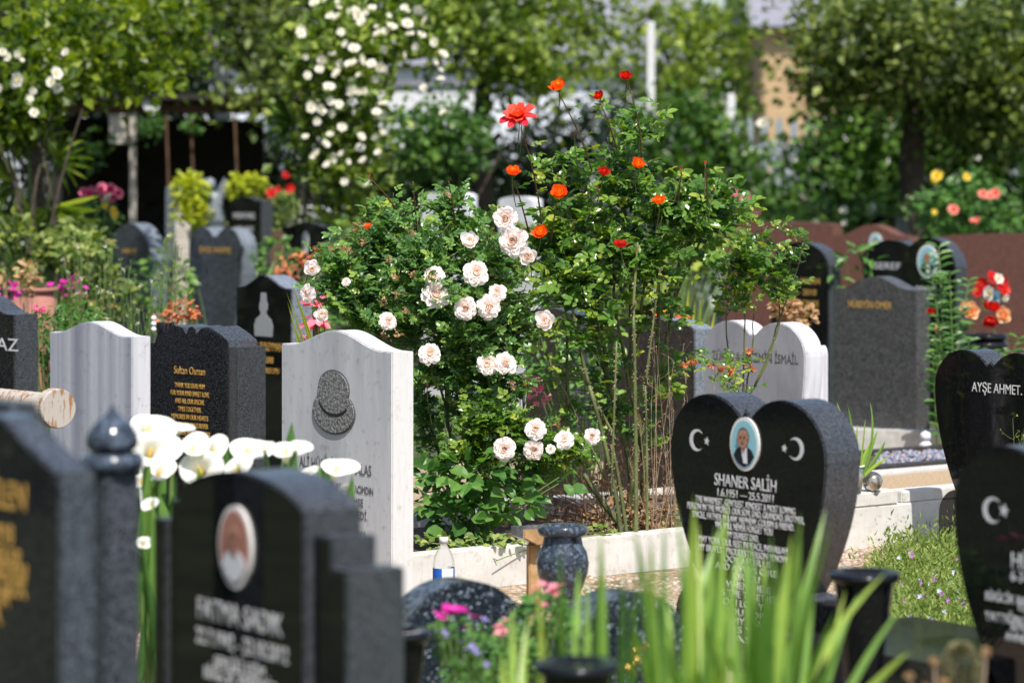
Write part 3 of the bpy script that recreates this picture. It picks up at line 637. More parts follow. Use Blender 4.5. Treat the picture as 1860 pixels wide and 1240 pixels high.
bl = [(650, 30, 1.2), (658, 42, 1), (645, 20, .9), (711, 50, 1.3), (735, 15, .8), (760, 18, 1.3), (775, 38, 1.1), (740, 45, 1), (744, 63, 1.1), (790, 78, 1), (757, 85, 1), (686, 62, .8), (732, 100, 1), (804, 100, 1.3),
      (545, 62, 1.2), (572, 8, .9), (548, 56, .9), (628, 80, .9), (643, 90, 1), (638, 118, 1.1), (655, 108, 1), (675, 118, .9), (690, 122, 1), (702, 126, 1), (585, 108, 1), (601, 100, .8), (612, 135, 1), (558, 138, 1), (597, 160, 1.1),
      (640, 165, 1), (660, 165, .8), (683, 143, .9), (638, 185, .9), (565, 195, 1.1), (575, 220, 1.1), (600, 185, 1), (606, 205, .9), (684, 205, .9), (645, 205, .8), (655, 250, 1), (574, 282, 1.1), (593, 300, .9), (600, 245, .9), (687, 277, .9),
      (660, 292, 1), (622, 232, .9), (695, 240, .8), (800, 145, 1.1), (806, 205, 1), (625, 330, .8), (770, 160, .9), (555, 250, .8), (590, 262, .8), (668, 335, .9), (618, 60, .9), (700, 90, .9), (600, 30, .9)]
bl += [(rng.uniform(545, 800), rng.uniform(0, 130), rng.uniform(.5, .9)) for i in range(20)] + [(rng.uniform(570, 700), rng.uniform(120, 310), rng.uniform(.5, .9)) for i in range(18)]
climber('climbing_rose', 'tall climbing rose full of white blooms left of centre', (GX(640, 19.5), 19.5, 0),
        [pb(700, 40, 19.3, 110, 70, .35, 70), pb(620, 90, 19.2, 80, 70, .3, 50), pb(640, 190, 19.2, 70, 80, .3, 46), pb(620, 290, 19.3, 50, 60, .25, 26), pb(575, 190, 19.2, 30, 90, .2, 16), pb(640, 440, 19.4, 50, 110, .2, 20)], bl, 19.0)
climber('small_climbing_rose', 'white rose sprays in front of the lime-green tree at the left edge', (GX(60, 17), 17, 0),
        [pb(60, 130, 17.2, 70, 80, .25, 34), pb(20, 200, 17.2, 50, 60, .2, 18)], [(5, 95, .8), (15, 105, .8), (30, 98, .7), (40, 110, .6), (35, 145, 1.4), (28, 150, 1.2), (100, 135, 1.1), (95, 150, 1), (105, 160, .9), (58, 165, 1), (55, 180, .8), (62, 205, .8), (120, 95, .8), (2, 160, .9)], 17.0, 'leaf_lime')

# ---------------------------------------------------------------- timber shelter
QZ = 24.0
sx0, sx1 = GX(90, QZ), GX(562, QZ)
st = empty('timber_shelter', 'dark timber shelter with a flat roof and pale front post', 'shelter', ((sx0 + sx1) / 2, QZ, 0)); sw = sx1 - sx0
zr = topz(205, QZ)
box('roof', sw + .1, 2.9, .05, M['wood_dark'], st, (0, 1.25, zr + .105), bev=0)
box('front_beam', sw, .09, .10, M['wood_brown'], st, (0, 0, zr), bev=.005)
for i in range(9): box('rafter', .05, 2.8, .05, M['wood_brown'], st, (-sw / 2 + .15 + i * (sw - .3) / 8, 1.25, zr + .054), bev=0)
xp = GX(241, QZ - .1) - (sx0 + sx1) / 2
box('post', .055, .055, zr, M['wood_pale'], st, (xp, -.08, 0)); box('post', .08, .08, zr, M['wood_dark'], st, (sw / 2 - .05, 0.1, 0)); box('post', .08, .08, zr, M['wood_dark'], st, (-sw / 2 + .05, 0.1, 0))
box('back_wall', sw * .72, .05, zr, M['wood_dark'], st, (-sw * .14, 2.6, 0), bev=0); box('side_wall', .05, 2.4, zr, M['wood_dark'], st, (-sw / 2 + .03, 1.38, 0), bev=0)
h_ = empty('hanging_heart', 'small white heart ornament hanging from the shelter beam', 'ornament', tuple(W(275, 210, QZ - .15)))
slab('heart_plate', heart(S(34, QZ), S(34, QZ), .0, .02, .15, foot=False), .03, [M['palestone']], h_); 
V, T = tube([(0, 0, S(30, QZ)), (0, 0, S(46, QZ))], .003, 5); tri_obj('cord', V, T, M['wood'], h_)
bb = empty('bird_house', 'weathered grey-brown box fixed beside the shelter post', 'box', (GX(215, QZ - .2), QZ - .2, topz(262, QZ - .2)))
box('case', S(30, QZ), .12, S(50, QZ), M['wood_pale'], bb); box('lid', S(36, QZ), .15, .015, M['wood_pale'], bb, (0, 0, S(50, QZ) + .001)); 

vn = empty('shelter_vine', 'green vine leaves hanging in the shade beside the white heart ornament', 'vine', (GX(290, 23.3), 23.3, 0))
clump_leaves([(tuple(W(px, py, 23.3) - Vector(vn.location)), (S(rx, 23), .12, S(ry, 23)), n) for px, py, rx, ry, n in [(268, 228, 18, 14, 6), (335, 232, 26, 10, 2), (150, 270, 30, 40, 5)]], .07, M['leaf_ivy'], 'foliage', vn, clump=.07, per=14)
for px in (300, 345, 425): V, T = tube(curve((GX(px, 23.3) - vn.location.x, .05, 0), (GX(px, 23.3) - vn.location.x + .05, .05, 1), (GX(px, 23.3) - vn.location.x, .05, 2.0), 6), .012, 5); tri_obj('vine_stem', V, T, M['wood_brown'], vn)
# palms
def palm(name, label, base, fans, mat='leaf_weed', stem=.03):
    o = empty(name, label, 'palm', base); b = np.array(base); a = Acc(); s_ = Acc()
    for (px, py, Y, r_, ang, n) in fans:
        c = np.array(W(px, py, Y)) - b
        V, T = tube(curve((0, 0, 0), (c[0] * .3, .05, c[2] * .8), c, 8), stem * .3, 5); s_.add(V, T)
        P, D = [], []
        for k in range(n):
            t = R(ang + (k / (n - 1) - .5) * 190); d = np.array([math.cos(t), rng.normal(-.2, .1), math.sin(t)])
            P.append(c); D.append(d)
        N = np.tile([0, -1, .3], (n, 1)) + rng.normal(0, .3, (n, 3))
        V, T, r2 = leaves(P, D, N, r_ * rng.uniform(.8, 1.1, n), .10, T_NEAR); a.add(V, T, r2)
    s_.build('stem', M['stem_green'], o); a.build('frond', M[mat], o); return o
palm('fan_palm', 'fan palm with drooping yellow-green fronds at the left edge', (GX(60, 17.5), 17.5, 0),
     [(50, 270, 17.4, .30, 90, 14), (100, 290, 17.3, .24, 30, 12), (90, 380, 17.2, .34, -80, 14), (30, 330, 17.3, .30, 200, 12), (110, 400, 17.3, .3, -60, 12), (20, 400, 17.2, .3, -100, 12)], 'leaf_soft')
palm('pale_fan_palm', 'pale fan palm leaf under the right end of the shelter roof', (GX(540, 19.6), 19.6, 0), [(535, 225, 19.5, .26, 200, 18), (560, 300, 19.5, .2, 160, 12)], 'leaf_ivy')

# ================================================================ HEADSTONES
# --- in focus: white marble with the carved hat plate
def kephalas():
    Z = 9.62
    o, w, h = gravestone('marble_headstone', 'tall weathered white marble headstone with a carved grey hat emblem', 511, 712, 600, Z, A0, ogee, [M['marble'], M['marble_side']], t=.088, s=.058)
    y = 0
    # emblem: crown of a hat above a wide brim (outline = union of two ovals), dark outer plate paints the recess shadow
    def hat(k):
        up = [(x * k, z) for x, z in arc(0, .045, .092, 205, -25, 20, rz=.062)]; lo = arc(0, -.028, .125, 40, -220, 26, rz=.072)
        return [(x, z) for x, z in up] + [(x * k, z) for x, z in lo]
    cx = -.005; cz = h - S(732 - 600, Z)
    rim = [(x * 1.05, z * 1.06) for x, z in hat(1)]
    e = plate('hat_emblem', rim, .003, M['carved'], o, cx, y, cz)
    plate('emblem_face', hat(1), .003, simple('mottled lichen grey stone', (0.19, .19, .19), .85, vary=.65, scale=95, bump=.6), e, 0, -.0012, 0)
    band = arc(.006, .008, .093, 190, 330, 18, rz=.055) + arc(.006, .017, .090, 327, 193, 18, rz=.052)
    plate('hat_band', band, .0012, simple('emblem black', (.02, .02, .025), .4), e, 0, -.0032, 0)  # dark crescent across the emblem
    ty = h - S(855 - 600, Z)
    text('ALİ HÜSEYİN KEPHALAS', .052, 0, ty, M['carved'], o, y, width=.44)
    for i, (s, wd) in enumerate((('GÖLGEMDİN, HAYAT AĞACIMDIN', .42), ('BİR GARİP ETTİMSE', .30), ('SENİ GÜCÜM YETMEDİ', .34), ('UNUTTUK SANMA...', .30))):
        text(s, .036, .02 if i < 3 else .06, ty - .062 - i * .043 - (.02 if i == 3 else 0), M['carved'], o, y, width=wd)
kephalas()

def osman():
    Z = 11.2; a = R(44)
    X, w = facefit(268, 430, Z, a); h = topz(592, Z)
    o = empty('granite_headstone', 'black headstone with gold verse below a scalloped top', 'headstone', (X, Z, 0), -a)
    sh_ = .075
    pts = [(-w / 2, 0), (-w / 2, h - sh_)]
    pts += [(-w * .42, h - sh_), (-w * .40, h - .05), (-w * .30, h - .022), (-w * .2, h), (-w * .10, h - .008), (-w * .06, h - .03)]
    pts += arc(0, h - .03, w * .055, 180, 0, 8, rz=.028)
    pts += [(w * .10, h - .008), (w * .2, h), (w * .30, h - .022), (w * .40, h - .05), (w * .42, h - sh_), (w / 2, h - sh_), (w / 2, 0)]
    slab('stone', pts, .15, [M['speck'], M['black_side']], o, (0, .075, 0))
    x = -.01; z = h - S(88, Z)
    text('Sultan Osman', .044, x, z, M['gold'], o, 0, width=.19)
    L = ['THANK YOU DEAR MUM', 'FOR YOUR KIND SWEET LOVE', 'AND ALL OUR SPECIAL', 'TIMES TOGETHER.', 'MEMORIES IN OUR HEARTS', 'WILL LINGER ON FOREVER', 'LOVING YOU MORE THAN EVER', 'AS TIME GOES BY WITHOUT', 'YOU DEAREST MUM']
    Wd = [.185, .235, .18, .145, .225, .225, .25, .245, .18]
    for i, s in enumerate(L): text(s, .028, x, z - S(25 + i * 14.3, Z), M['gold'], o, 0, width=Wd[i])
osman()

gravestone('striped_headstone', 'pale lilac-grey headstone streaked with vertical bands at the left', 90, 240, 584, 11.2, R(46), ogee, [M['striped'], M['striped_side']], t=.09, s=.05)
o, w, h = gravestone('edge_headstone', 'dark speckled headstone cut off by the left edge of the photo', -110, 26, 538, 12, R(46), ogee, [M['speck'], M['black_side']], t=.12, s=.07)
text('YILMAZ', .075, w * .18, h - .22, M['silver'], o, 0, width=.42)

o, w, h = gravestone('portrait_headstone', 'black headstone etched with a white figure and gold name', 429, 530, 500, 14, R(50), ogee, [M['black'], M['bluegrey_side']], t=.13, s=.06)
fig = plate('etched_figure', [(-.075, 0), (-.08, .05), (-.065, .085), (-.028, .105), (-.024, .118), (-.036, .135), (-.034, .16), (-.026, .175), (-.022, .215), (.022, .215), (.026, .175), (.034, .16), (.036, .135), (.024, .118), (.028, .105), (.065, .085), (.08, .05), (.075, 0)][::-1], .0015, simple('etched grey', (.33, .34, .36), .6), o, 0, 0, h - .30)
text('KEMAL SULEYMAN', .06, 0, h - .37, M['gold'], o, 0, width=.33)
text('1934 - 2008', .045, 0, h - .43, M['gold'], o, 0, width=.16)
text('HUZUR İÇİNDE UYU', .04, 0, h - .48, M['gold'], o, 0, width=.26)

o, w, h = gravestone('heart_headstone', 'blue-grey heart headstone with one gold line, left background', 342, 440, 413, 20, R(52), heart, [M['bluegrey'], M['bluegrey_side']], t=.13, waist=.25, base_w=.55)
text('SEVGILI ANNEMIZ', .06, 0, h - .18, M['gold'], o, 0, width=.42)
o, w, h = gravestone('heart_headstone', 'slimmer blue-grey rounded headstone behind the weeds, beside the log', 195, 275, 405, 20.4, R(52), archtop, [M['bluegrey'], M['bluegrey_side']], t=.13, rise=.3)
text('ANNEMIZ', .05, 0, h - .22, M['gold'], o, 0, width=.2)
o, w, h = gravestone('small_headstone', 'small black headstone with white name under the yellow shrub', 413, 474, 357, 21.8, R(45), ogee, [M['black'], M['black_side']], t=.12, s=.03)
text('HASAN HALIL', .07, 0, h - .17, M['silver'], o, 0, width=.26); text('1952 - 2015', .06, 0, h - .27, M['silver'], o, 0, width=.22)
o, w, h = gravestone('low_headstone', 'black headstone with a low peak and etched figure left of the rose bush', 513, 598, 403, 19, R(45), ogee, [M['black'], M['black_side']], t=.11, s=.035)
plate('etched_figure', ell(.035, .08), .0015, M['silver'], o, 0, 0, h - .14)
gravestone('arched_headstone', 'pale grey arched headstone peeping over the low black one', 515, 590, 374, 22, R(45), archtop, [M['concrete'], M['palestone']], t=.14, rise=.14)
gravestone('pale_headstone', 'white headstone half hidden at the top left of the rose bush', 765, 850, 348, 19, R(40), archtop, [M['palestone'], M['palestone']], t=.1, rise=.03)
gravestone('pale_headstone', 'white headstone peeping out right of the topmost pale rose', 905, 968, 357, 18, R(40), archtop, [M['palestone'], M['palestone']], t=.1, rise=.03)
gravestone('pale_pillar', 'thin grey memorial stone left of the yellow-green shrub', 300, 318, 338, 23, R(40), archtop, [M['bluegrey_side'], M['palestone']], t=.08, rise=.02)

# --- behind the bush
gravestone('brown_headstone', 'wide brown-black headstone half hidden by the bare rose canes', 1095, 1262, 577, 12.6, R(46), archtop, [M['brownblack'], M['bluegrey_side']], t=.12, rise=.05)
gravestone('shadow_headstone', 'dark headstone in the shade behind the pink roses', 955, 1040, 560, 12.4, R(46), archtop, [M['brownblack'], M['black_side']], t=.12, rise=.04)
def ismail():
    Z = 11.6
    o, w, h = gravestone('white_heart_headstone', 'pale marble heart headstone seen through the thin rose twigs', 1276, 1462, 584, Z, R(46), heart, [M['heartmarble'], M['striped_side']], t=.115, waist=.22, base_w=.72, notch=.055, foot=False)
    text('ZÜHRE & FETZMİN İSMAİL', .052, .01, h - S(72, Z), M['carved'], o, 0, width=w * .84)
    return o
ismail()
gravestone('round_marble_headstone', 'round-edged white marble stone just behind the pale heart', 1476, 1489, 628, 12.6, R(46), archtop, [M['heartmarble'], M['striped_side']], t=.06, rise=.05)

# --- black heart
def shaner():
    Z = 8.15
    o, w, h = gravestone('black_heart_headstone', 'large black heart headstone with portrait, crescents and white verse', 1217, 1500, 721, Z, A0, heart, [M['black'], M['black_side']], t=.135, waist=.315, base_w=.66, notch=.034)
    zz = lambda py: h - S(py - 721, Z)
    X0 = o.location.x
    fx = lambda px: (lambda q: (q * Z - X0) / (math.cos(A0) + q * math.sin(A0)))((px - 930) / F)
    def fz(px, py):
        Yp = Z - fx(px) * math.sin(A0); return topz(py, Yp)
    portrait(o, fx(1355), 0, fz(1355, 806), .062, .077, M['photo_blue'], M['cloth_dark'], M['hair_grey'])
    crescent(.032, M['silver'], o, fx(1266), 0, fz(1266, 799)); star(.012, M['silver'], o, fx(1284), 0, fz(1284, 801))
    crescent(.032, M['silver'], o, fx(1446), 0, fz(1446, 815), flip=True); star(.012, M['silver'], o, fx(1425), 0, fz(1425, 814))
    xc = fx(1354)
    text('SHANER SALİH', .050, xc, fz(1354, 887), M['silver'], o, 0, width=fx(1410) - fx(1298))
    text('1.6.1951 — 25.5.2011', .032, xc, fz(1354, 906), M['silver'], o, 0, width=fx(1404) - fx(1303))
    rows = [('THE WARMEST, GENTLEST, KINDEST & MOST LOVING', 1264, 1445, 923), ('PERSON IN THE WORLD. OUR SON, DAD, GRANDAD, BROTHER,', 1249, 1461, 937), ('UNCLE, FATHER IN LAW, NEPHEW, COUSIN & FRIEND.', 1258, 1443, 951),
            ('WE WILL NEVER FORGET YOU', 1300, 1404, 965), ('MY DEAREST DAD,', 1322, 1378, 980), ('MAY YOUR SOUL REST IN PEACE, INSHALLAH', 1270, 1430, 995), ('MY BRAVEST, PROUDEST PERSON I KNOW', 1270, 1430, 1010), ('LOOK AFTER US', 1310, 1400, 1025),
            ('AND ALWAYS CARE', 1300, 1410, 1040), ('FOR YOU', 1330, 1380, 1055), ('WHEN THERE', 1320, 1400, 1072), ('IS TIME TOGETHER', 1310, 1410, 1088), ('OH I LOVE YOU', 1315, 1405, 1104), ('YOU MORE', 1320, 1395, 1120), ('IN MY HEART', 1315, 1400, 1136), ('AS YOU', 1330, 1390, 1152), ('AS I', 1335, 1380, 1168)]
    for s, a_, b_, py in rows:
        xm = (fx(a_) + fx(b_)) / 2; text(s, .028, xm, fz((a_ + b_) / 2, py), M['silver'], o, 0, width=fx(b_) - fx(a_))
shaner()

def ayse():
    Z = 10.7
    o, w, h = gravestone('black_heart_headstone', 'black heart headstone carrying one line of white capitals at the right edge', 1697, 1905, 638, Z, A0, heart, [M['black'], M['black_side']], t=.13, waist=.315, base_w=.70, notch=.04)
    X0 = o.location.x
    fx = lambda px: (lambda q: (q * Z - X0) / (math.cos(A0) + q * math.sin(A0)))((px - 930) / F)
    text('AYŞE AHMET.', .052, (fx(1766) + fx(1857)) / 2, topz(713, Z), M['silver'], o, 0, width=fx(1857) - fx(1766))
ayse()
def hu():
    Z = 6.4
    o, w, h = gravestone('black_heart_headstone', 'near black heart headstone with crescent and star, cut by the right edge', 1731, 2110, 818, Z, A0, heart, [M['black'], M['black_side']], t=.13, waist=.30, base_w=.60, notch=.03)
    X0 = o.location.x
    fx = lambda px: (lambda q: (q * Z - X0) / (math.cos(A0) + q * math.sin(A0)))((px - 930) / F)
    fz = lambda px, py: topz(py, Z - fx(px) * math.sin(A0))
    crescent(.030, M['silver'], o, fx(1803), 0, fz(1802, 926)); star(.016, M['silver'], o, fx(1824), 0, fz(1824, 927))
    for s, px, py, sz in (('HÜSEYİN', 1836, 1030, .052), ('6-3-1950', 1836, 1054, .036), ('BİRİCİK BABAMIZ', 1790, 1088, .028), ('EŞİM', 1850, 1107, .028), ('YATTIĞIN YER', 1790, 1125, .030), ('SENİN', 1836, 1143, .028), ('ANNEN', 1826, 1162, .028)):
        text(s, sz, fx(px), fz(px, py), M['silver'], o, 0, sx=.85, align='LEFT')
hu()
def fatma():
    Z = 5.45
    X, w = facefit(322, 552, Z, A0); h = topz(857, Z)
    o = empty('black_headstone', 'large blurred black headstone with oval portrait and stepped sides in the foreground', 'headstone', (X, Z, 0), -A0)
    pts = [(-w / 2, 0)] + [(-w / 2 + w * i / 24, h - .055 + .055 * math.sin(PI * (i / 24)) ** .7) for i in range(25)] + [(w / 2, 0)]
    slab('stone', pts, .13, [M['black'], M['black_side']], o, (0, .065, 0))
    # stepped side pilasters, set back from the face
    for (x0, ww, hh, yb, tt) in ((w / 2 + .001, .062, h - .10, .02, .10), (w / 2 + .064, .060, h - .155, .012, .13), (-w / 2 - .063, .062, h - .08, .02, .10), (-w / 2 - .115, .05, h - .12, .012, .12)):
        slab('pilaster', [(x0, 0), (x0, hh), (x0 + ww, hh), (x0 + ww, 0)], tt, [M['black'], M['black_side']], o, (0, yb + tt / 2, 0))
    X0 = X
    fx = lambda px: (lambda q: (q * Z - X0) / (math.cos(A0) + q * math.sin(A0)))((px - 930) / F)
    fz = lambda px, py: topz(py, Z - fx(px) * math.sin(A0))
    portrait(o, fx(431), 0, fz(431, 993), .060, .080, M['photo_pink'], M['cloth_white'])
    text('FATMA SADIK', .060, fx(434), fz(434, 1138), M['silver'], o, 0, width=fx(513) - fx(359))
    text('22.7.1942 - 23.10.2012', .045, fx(438), fz(438, 1185), M['silver'], o, 0, width=fx(522) - fx(355))
    text('SEVGİLİ EŞİM', .034, fx(435), fz(435, 1222), M['silver'], o, 0, width=fx(480) - fx(390))
    text('BİRİCİK ANNEMİZ', .034, fx(435), fz(435, 1246), M['silver'], o, 0, width=fx(500) - fx(370))
fatma()
def leftstone():
    Z = 5.0; a = R(50)
    X, w = facefit(-150, 108, Z, a); h = topz(752, Z)
    o = empty('speckled_headstone', 'big speckled dark granite headstone with gold lettering in the left foreground', 'headstone', (X, Z, 0), -a)
    pts = [(-w / 2, 0), (-w / 2, h - .10), (-w * .20, h - .10), (-w * .16, h - .05), (-w * .0, h), (w * .12, h - .005), (w * .3, h - .05), (w * .48, h - .085), (w / 2, h - .085), (w / 2, 0)]
    slab('stone', pts, .072, [M['speck'], M['bluegrey_side_dark']], o, (0, .036, 0))
    box('rear_block', .14, .06, .30, M['bluegrey_side_dark'], o, (-.13, .11, h - .29))
    rows = [('BİLEN', 50, 930, .07), ('1918', 25, 990, .05), ('GELDİLER', 40, 1035, .05), ('BİZLERDEN', 50, 1062, .05), ('GİTTİLER', 48, 1088, .05), ('DUA', 18, 1105, .045), ('A.', 6, 1135, .045)]
    X0 = X
    fx = lambda px: (lambda q: (q * Z - X0) / (math.cos(a) + q * math.sin(a)))((px - 930) / F)
    for s, px, py, sz in rows: text(s, sz, fx(px), topz(py, Z - fx(px) * math.sin(a)), M['gold'], o, 0, sx=.8, align='RIGHT')
M['bluegrey_side_dark'] = granite('dark steel grey granite edge', (0.02, 0.024, 0.03), (0.10, 0.115, 0.14), 300, 0.2, 0.60)
leftstone()
# column with onion dome
cx = GX(204, 5.55)
co = empty('domed_column', 'dark granite column topped by an onion dome beside the left foreground headstone', 'column', (cx, 5.55, 0))
zb = topz(838, 5.55); rr = S(43, 5.55)
V, T = lathe([(0, 0), (rr, 0), (rr, zb - .03), (rr * .97, zb - .02), (0, zb - .02)], 8)
box('shaft', rr * 1.7, rr * 1.7, zb - .02, M['bluegrey_side_dark'], co, rz=-R(50), bev=.006)
V, T = lathe([(0, zb - .018), (rr * 1.2, zb - .018), (rr * 1.32, zb - .008), (rr * 1.34, zb + .004), (rr * 1.2, zb + .016), (0, zb + .017)], 40); tri_obj('collar_ring', V, T, M['speck_pol'] if 'speck_pol' in M else M['pearl_dark'], co, smooth=True)
pr = [(0, .018), (.55, .018), (.85, .05), (1.05, .2), (1.1, .45), (1.02, .75), (.8, 1.05), (.5, 1.3), (.25, 1.5), (.1, 1.68), (0, 1.85)]
V, T = lathe([(r_ * rr * 1.02, zb + .018 + (z - .018) * rr * 1.12) for r_, z in pr], 40); tri_obj('dome', V, T, M['pearl_dark'], co, smooth=True)

# --- right background stones
o, w, h = gravestone('grey_headstone', 'tall plain charcoal headstone with a small gold name on a pale plinth', 1513, 1664, 502, 15.6, R(46), ogee, [M['grey'], M['grey_side'] if 'grey_side' in M else M['grey']], t=.125, s=.07, z0=.085)
text('HÜSEYİN ÖMER', .055, -.03, h - .175, M['gold'], o, 0, width=.30)
pl = box('plinth', 1.15, .34, .085, M['concrete'], o, (.06, .0, -.085))
gravestone('red_granite_headstone', 'wide plain red-brown granite headstone at the far right', 1692, 1990, 424, 19, R(40), archtop, [M['red'], M['red']], t=.14, rise=.05)
o, w, h = gravestone('red_granite_headstone', 'red-brown granite headstone with small oval photo behind the black arches', 1512, 1650, 408, 20.5, R(40), ogee, [M['red'], M['red']], t=.14, s=.08)
portrait(o, .05, 0, h - .13, .055, .07, M['photo_blue'], M['cloth_white'])
gravestone('long_red_headstone', 'long low red-brown granite slab above the thin rose twigs', 1312, 1512, 403, 22, R(40), archtop, [M['red'], M['red']], t=.14, rise=.02)
o, w, h = gravestone('arched_black_headstone', 'black arched headstone with blurred white name, left of the portrait arch', 1566, 1668, 436, 17.6, R(44), archtop, [M['black'], M['black_side']], t=.12, rise=.13)
text('SEREFE', .06, 0, h - .18, M['silver'], o, 0, width=.24)
o, w, h = gravestone('arched_black_headstone', 'black arched headstone with glossy oval portrait behind the tall green plant', 1636, 1736, 432, 17.0, R(44), archtop, [M['black'], M['black_side']], t=.12, rise=.2)
portrait(o, 0, 0, h - .14, .075, .10, M['photo_blue'], M['cloth_dark']); text('OSMAN', .06, -.02, h - .33, M['silver'], o, 0, width=.15)
o, w, h = gravestone('arched_black_headstone', 'black arched headstone with gold lines behind the thin rose twigs', 1400, 1505, 440, 16.5, R(44), archtop, [M['black'], M['black_side']], t=.12, rise=.15)
for i in range(4): text(['FATIMA HASAN', '1940 - 2010', 'HUZUR ICINDE', 'YATSIN'][i], .05, 0, h - .24 - i * .065, M['gold'], o, 0, width=[.3, .24, .28, .2][i])
o, w, h = gravestone('block_headstone', 'small black block headstone with a white bead for a bright glint at the top of the red slabs', 1562, 1626, 392, 24, R(44), archtop, [M['black'], M['black_side']], t=.2, rise=.01)
V, T = lathe([(0, 0), (.045, .01), (.06, .05), (.045, .1), (0, .115)], 16); tri_obj('glint_bead', V, T, M['ceramic'], o, smooth=True, loc=(-w * .35, .1, h))  # added white bead stands in for a specular glint

# ================================================================ KERBS and grave beds
e1 = Vector((math.sin(A0), math.cos(A0), 0)); d1 = Vector((math.cos(A0), -math.sin(A0), 0))
def kerbbox(name, P, length, hgt, wid, mat, parent=None, z=0, off=0.0, bev=.005):
    """kerb whose near long face starts at P and runs along e1"""
    P = Vector((P[0], P[1], 0)); c = P + e1 * length / 2 - d1 * (wid / 2 + off)
    o = box(name, length, wid, hgt, mat, None, (c.x, c.y, z), math.atan2(e1.y, e1.x), bev)
    if parent: o.parent = parent; o.location = (c.x - parent.location.x, c.y - parent.location.y, z - parent.location.z)
    return o
P1 = (-.36, 9.70)
gr = empty('rose_grave', 'grave bed edged in white marble from which the rose bushes grow', 'grave', (P1[0], P1[1], 0))
kerbbox('kerb', P1, 1.72, .145, .07, M['kerbmarble'], gr)
kerbbox('kerb', P1, 1.72, .145, .07, M['kerbmarble'], gr, off=.95)
kerbbox('end_kerb', (P1[0] + e1.x * 1.72 , P1[1] + e1.y * 1.72), .07, .14, 1.02, M['kerbmarble'], gr)
kerbbox('soil_bed', (P1[0] + e1.x * .01, P1[1] + e1.y * .01), 1.70, .10, .86, M['soil'], gr, off=.08, bev=0)
P2 = Vector((P1[0], P1[1], 0)) + e1 * 1.80
g2 = empty('pot_grave', 'white kerbed grave with a raised marble strip beside the flower pot', 'grave', (P2.x, P2.y, 0))
kerbbox('kerb', P2, 2.2, .165, .08, M['kerbmarble'], g2)
kerbbox('kerb', P2 + e1 * .02, .52, .055, .16, M['kerbmarble'], g2, z=.1655)
kerbbox('kerb', P2 + e1 * .57, 1.6, .045, .10, M['kerbmarble'], g2, z=.1655, off=.01)
kerbbox('kerb', P2, 2.2, .165, .08, M['kerbmarble'], g2, off=.95)
kerbbox('gravel_bed', P2, 2.2, .15, .85, simple('sandy bed', (.4, .29, .18), .9, vary=.4, scale=80, bump=1), g2, off=.085, bev=0)
c = W(1660, 870, 12.9)
g3 = empty('dark_kerb_grave', 'dark granite kerb enclosing blue and pink glass chips', 'grave', (c.x, c.y, 0))
kerbbox('kerb', (GX(1596, 12.5), 12.5), 1.1, topz(847, 12.5), .08, M['brownblack'], g3)
kerbbox('kerb', (GX(1596, 12.5), 12.5), 1.1, topz(847, 12.5), .08, M['brownblack'], g3, off=.55)
pebbles('glass_chips', 700, [(1590, 1760, 12.75, 13.4)], .012, 'blue, pink and white glass chips inside the dark kerb', leafmat('glass chips', [(.08, .14, .28), (.3, .2, .2), (.42, .42, .45), (.14, .24, .36)], .3, .1), zf=topz(845, 12.5) - .02)
kerbbox('chip_bed', (GX(1596, 12.5), 12.5), 1.1, topz(847, 12.5) - .02, .46, M['soil'], g3, off=.082, bev=0)
q = box('pale_kerb', 1.5, .12, .14, M['concrete'], None, (GX(1090, 11.7), 11.7, 0), R(30)); prop(q, 'short pale concrete kerb behind the rose stems', 'kerb')
q = box('sand_kerb', 1.6, .10, .16, M['concrete'], None, (GX(1640, 14.6), 14.6, 0), -R(12)); prop(q, 'pale stone kerb in front of the charcoal headstone', 'kerb')
# small cat-like white figure on the kerb
q = empty('stone_figure', 'small pale stone figurine on the kerb right of the charcoal headstone', 'figurine', (GX(1681, 13.6), 13.6, topz(835, 13.6)))
V, T = lathe([(0, 0), (.035, 0), (.038, .03), (.03, .075), (.018, .09)], 14); tri_obj('body', V, T, M['palestone'], q, smooth=True)
V, T = lathe([(0, .086), (.018, .088), (.028, .11), (.022, .13), (0, .14)], 14); tri_obj('head', V, T, M['palestone'], q, smooth=True)
# black ledger slab bottom right
zt = topz(1150, 7.0)
q = empty('ledger_slab', 'low speckled black granite ledger at the bottom right', 'grave', (GX(1690, 6.9), 6.9, 0))
box('plinth', .62, .5, zt, M['speck'], q, (0, 0, 0), math.atan2(e1.y, e1.x) - R(90), bev=.006)
box('end_block', .14, .10, .07, M['black'], q, (-.20, .12, zt), -A0)

